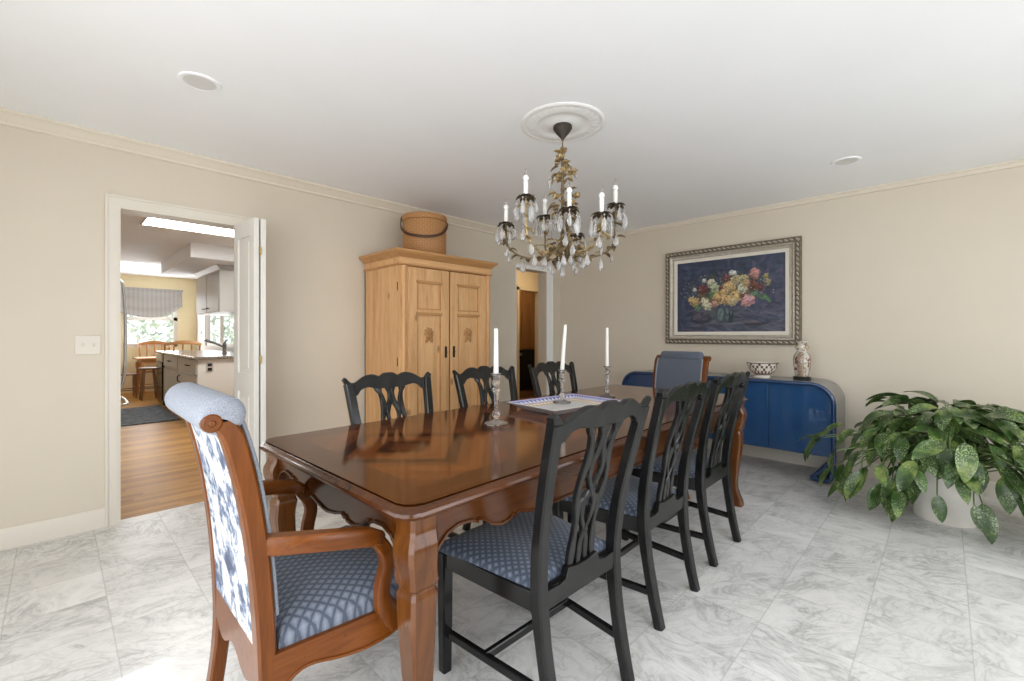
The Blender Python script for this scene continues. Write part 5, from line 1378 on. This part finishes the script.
kt = thing('kitchen_table', 'honey coloured wooden kitchen table by the kitchen window', 'table', (1.52, 11.42, 0))
m = MB(); m.box(-0.45, 0.36, -0.36, 0.40, 0.72, 0.755); m.build('table_top', M['honey'], kt, smooth=0, bevel=0.008)
m = MB(); m.box(-0.38, 0.30, -0.30, 0.34, 0.64, 0.72); m.build('apron', M['honey'], kt, smooth=0)
for sx, sy in ((-0.37, -0.28), (0.29, -0.28), (-0.37, 0.32), (0.29, 0.32)):
    m = MB(); m.lathe([(0.02, 0), (0.026, 0.05), (0.022, 0.12), (0.034, 0.40), (0.022, 0.50), (0.036, 0.56), (0.036, 0.66)], 12, (sx, sy, 0)); m.build('leg', M['honey'], kt, smooth=40)
def kchair(label, x, y, rz, mat, ht=0.98, wd=0.42):
    t = thing('kitchen_chair', label, 'chair', (x, y, 0), rz, 'wooden chairs in the kitchen')
    w = wd / 2
    for s in (-1, 1):
        m = MB(); m.sweep(spline([(s * w * 0.9, -0.22, 0), (s * w * 0.9, -0.18, 0.45), (s * w, -0.26, ht - 0.06)], 12), 0.017, None, (0, 1, 0), 'round', 8); m.build('back_post', mat, t, smooth=50)
        m = MB(); m.lathe([(0.014, 0), (0.018, 0.1), (0.022, 0.3), (0.018, 0.44)], 10, (s * w * 0.9, 0.19, 0)); m.build('front_leg', mat, t, smooth=50)
    m = MB(); m.box(-w, w, -0.21, 0.22, 0.44, 0.47); m.build('seat', mat, t, smooth=0, bevel=0.012)
    m = MB(); m.sweep([(w * k, -0.265 - 0.02 * (1 - k * k), ht - 0.055 + 0.035 * (1 - k * k)) for k in lin(-1.08, 1.08, 15)], 0.012, [0.026 + 0.012 * (1 - abs(k)) for k in lin(-1, 1, 15)], (0, 0, 1)); m.build('crest_rail', mat, t, smooth=40)
    m = MB(); m.sweep([(-w * 0.9, -0.205, 0.66), (0, -0.225, 0.66), (w * 0.9, -0.205, 0.66)], 0.009, 0.022, (0, 0, 1)); m.build('lower_back_rail', mat, t, smooth=40)
    for k in (-0.5, 0, 0.5):
        m = MB(); m.sweep([(k * w, -0.215, 0.66), (k * w, -0.272, ht - 0.04)], 0.012, 0.006, (0, 1, 0)); m.build('back_slat', mat, t, smooth=40)
    m = MB(); m.sweep([(-w * 0.88, 0.19, 0.2), (w * 0.88, 0.19, 0.2)], 0.009, None, (0, 0, 1), 'round', 8); m.build('front_stretcher', mat, t)
    for s in (-1, 1):
        m = MB(); m.sweep([(s * w * 0.9, 0.19, 0.16), (s * w * 0.9, -0.2, 0.16)], 0.009, None, (0, 0, 1), 'round', 8); m.build('side_stretcher', mat, t)
    return t
kchair('honey wooden chair with arched top rail behind the kitchen counter', 1.66, 10.55, 0, M['honey'], 1.08, 0.54)
kchair('honey wooden chair on the window side of the kitchen table', 1.45, 11.76, PI, M['honey'], 1.06, 0.5)
kchair('dark brown wooden chair at the left end of the kitchen table', 0.86, 11.15, -PI / 2, M['dark_oak'], 0.95, 0.40)
st = thing('kitchen_stool', 'dark brown wooden stool in front of the kitchen table', 'stool', (1.20, 10.62, 0))
m = MB(); m.lathe([(0.0, 0.56), (0.15, 0.56), (0.165, 0.575), (0.16, 0.595), (0.0, 0.60)], 24); m.build('seat', M['dark_oak'], st, smooth=40)
for k in range(4):
    a = PI / 4 + k * PI / 2
    m = MB(); m.sweep([(0.17 * math.cos(a), 0.17 * math.sin(a), 0), (0.10 * math.cos(a), 0.10 * math.sin(a), 0.565)], [0.014, 0.018], None, (0, 1, 0), 'round', 8); m.build('leg', M['dark_oak'], st, smooth=50)
m = MB(); m.tube([(0.145 * math.cos(a), 0.145 * math.sin(a), 0.22) for a in lin(0, 2 * PI * 15 / 16, 16)], 0.009, 6, closed=True); m.build('foot_ring', M['dark_oak'], st)

# trees seen through the kitchen windows
def tree(name, x, y, label, seed, r=1.6):
    t = thing(name, label, 'tree', (x, y, -0.15), 0, 'trees outside the kitchen windows')
    rg = random.Random(seed); m = MB()
    for _ in range(1500):
        th, ph_ = rg.uniform(0, 2 * PI), math.acos(rg.uniform(-1, 1)); rr = r * rg.uniform(0.55, 1.0)
        p = (rr * math.sin(ph_) * math.cos(th), rr * math.sin(ph_) * math.sin(th), 2.0 + rr * math.cos(ph_) * 1.1)
        m.leaf(p, (rg.uniform(-1, 1), rg.uniform(-1, 1), rg.uniform(-1, 0.3)), (0, 0, 1), 0.22, 0.13, 0.5, 0.2, 2)
    m.build('foliage', M['garden_leaf'], t)
    m = MB(); m.sweep([(0, 0, 0), (0.05, 0, 1.0), (0, 0.05, 2.2)], [0.12, 0.09, 0.05], None, (0, 1, 0), 'round', 10); m.build('trunk', M['dark_oak'], t)
M['garden_leaf'] = plain('garden_leaf', (0.60, 0.65, 0.55), 0.6, 0, 0.3, 3)
tree('garden_tree', 2.75, 15.6, 'leafy tree outside the far kitchen window', 1)
tree('garden_tree', 5.4, 11.6, 'leafy tree outside the sink window', 2)

# ------------------------------------------------------------------ hall beyond the far doorway
hc = thing('tall_cabinet', 'tall brown wooden cabinet seen through the hall doorway', 'cabinet', (6.95, 6.5, 0))
m = MB(); m.box(-0.6, 0.6, 0, 0.6, 0.88, 2.3); m.build('cabinet_body', M['hall_wood'], hc, smooth=0)
for s in (0, 1):
    m = MB(); m.box(-0.59 + 0.6 * s, -0.01 + 0.6 * s, -0.02, 0, 0.90, 2.28); d = m.build('door', M['hall_wood'], hc, smooth=0, bevel=0.004)
hs = thing('wall_oven', 'black oven with a bright knob below the wooden hall cabinet', 'oven', (6.95, 6.5, 0))
m = MB(); m.box(-0.6, 0.6, 0, 0.6, 0.0, 0.875); m.build('case', M['appliance_black'], hs, smooth=0)
m = MB(); m.box(-0.58, 0.58, -0.025, 0, 0.22, 0.72); m.build('door', M['appliance_black'], hs, smooth=0, bevel=0.005)
m = MB(); m.sweep([(-0.05, -0.02, 0.79), (-0.05, -0.05, 0.79)], [0.03, 0.026], None, (0, 0, 1), 'round', 12); m.build('knob', M['silver'], hs)
hl = thing('ceiling_light', 'added unseen warm ceiling light that brightens the hall', 'ceiling light', (5.4, 4.5, H))  # lamp added out of view to brighten the hall
m = MB(); m.lathe([(0.0, -0.06), (0.10, -0.05), (0.15, -0.02), (0.15, 0), (0.0, 0)], 24); m.build('shade', emit('hall_fill_glow', (1.0, 0.80, 0.56), 38.0), hl, smooth=40)
hl2 = dup(hl, (6.6, 5.9, H), 0, 'added unseen warm ceiling light before the hall cabinet')  # second added lamp, also unseen, for light on the cabinet

bpy.context.view_layer.update()
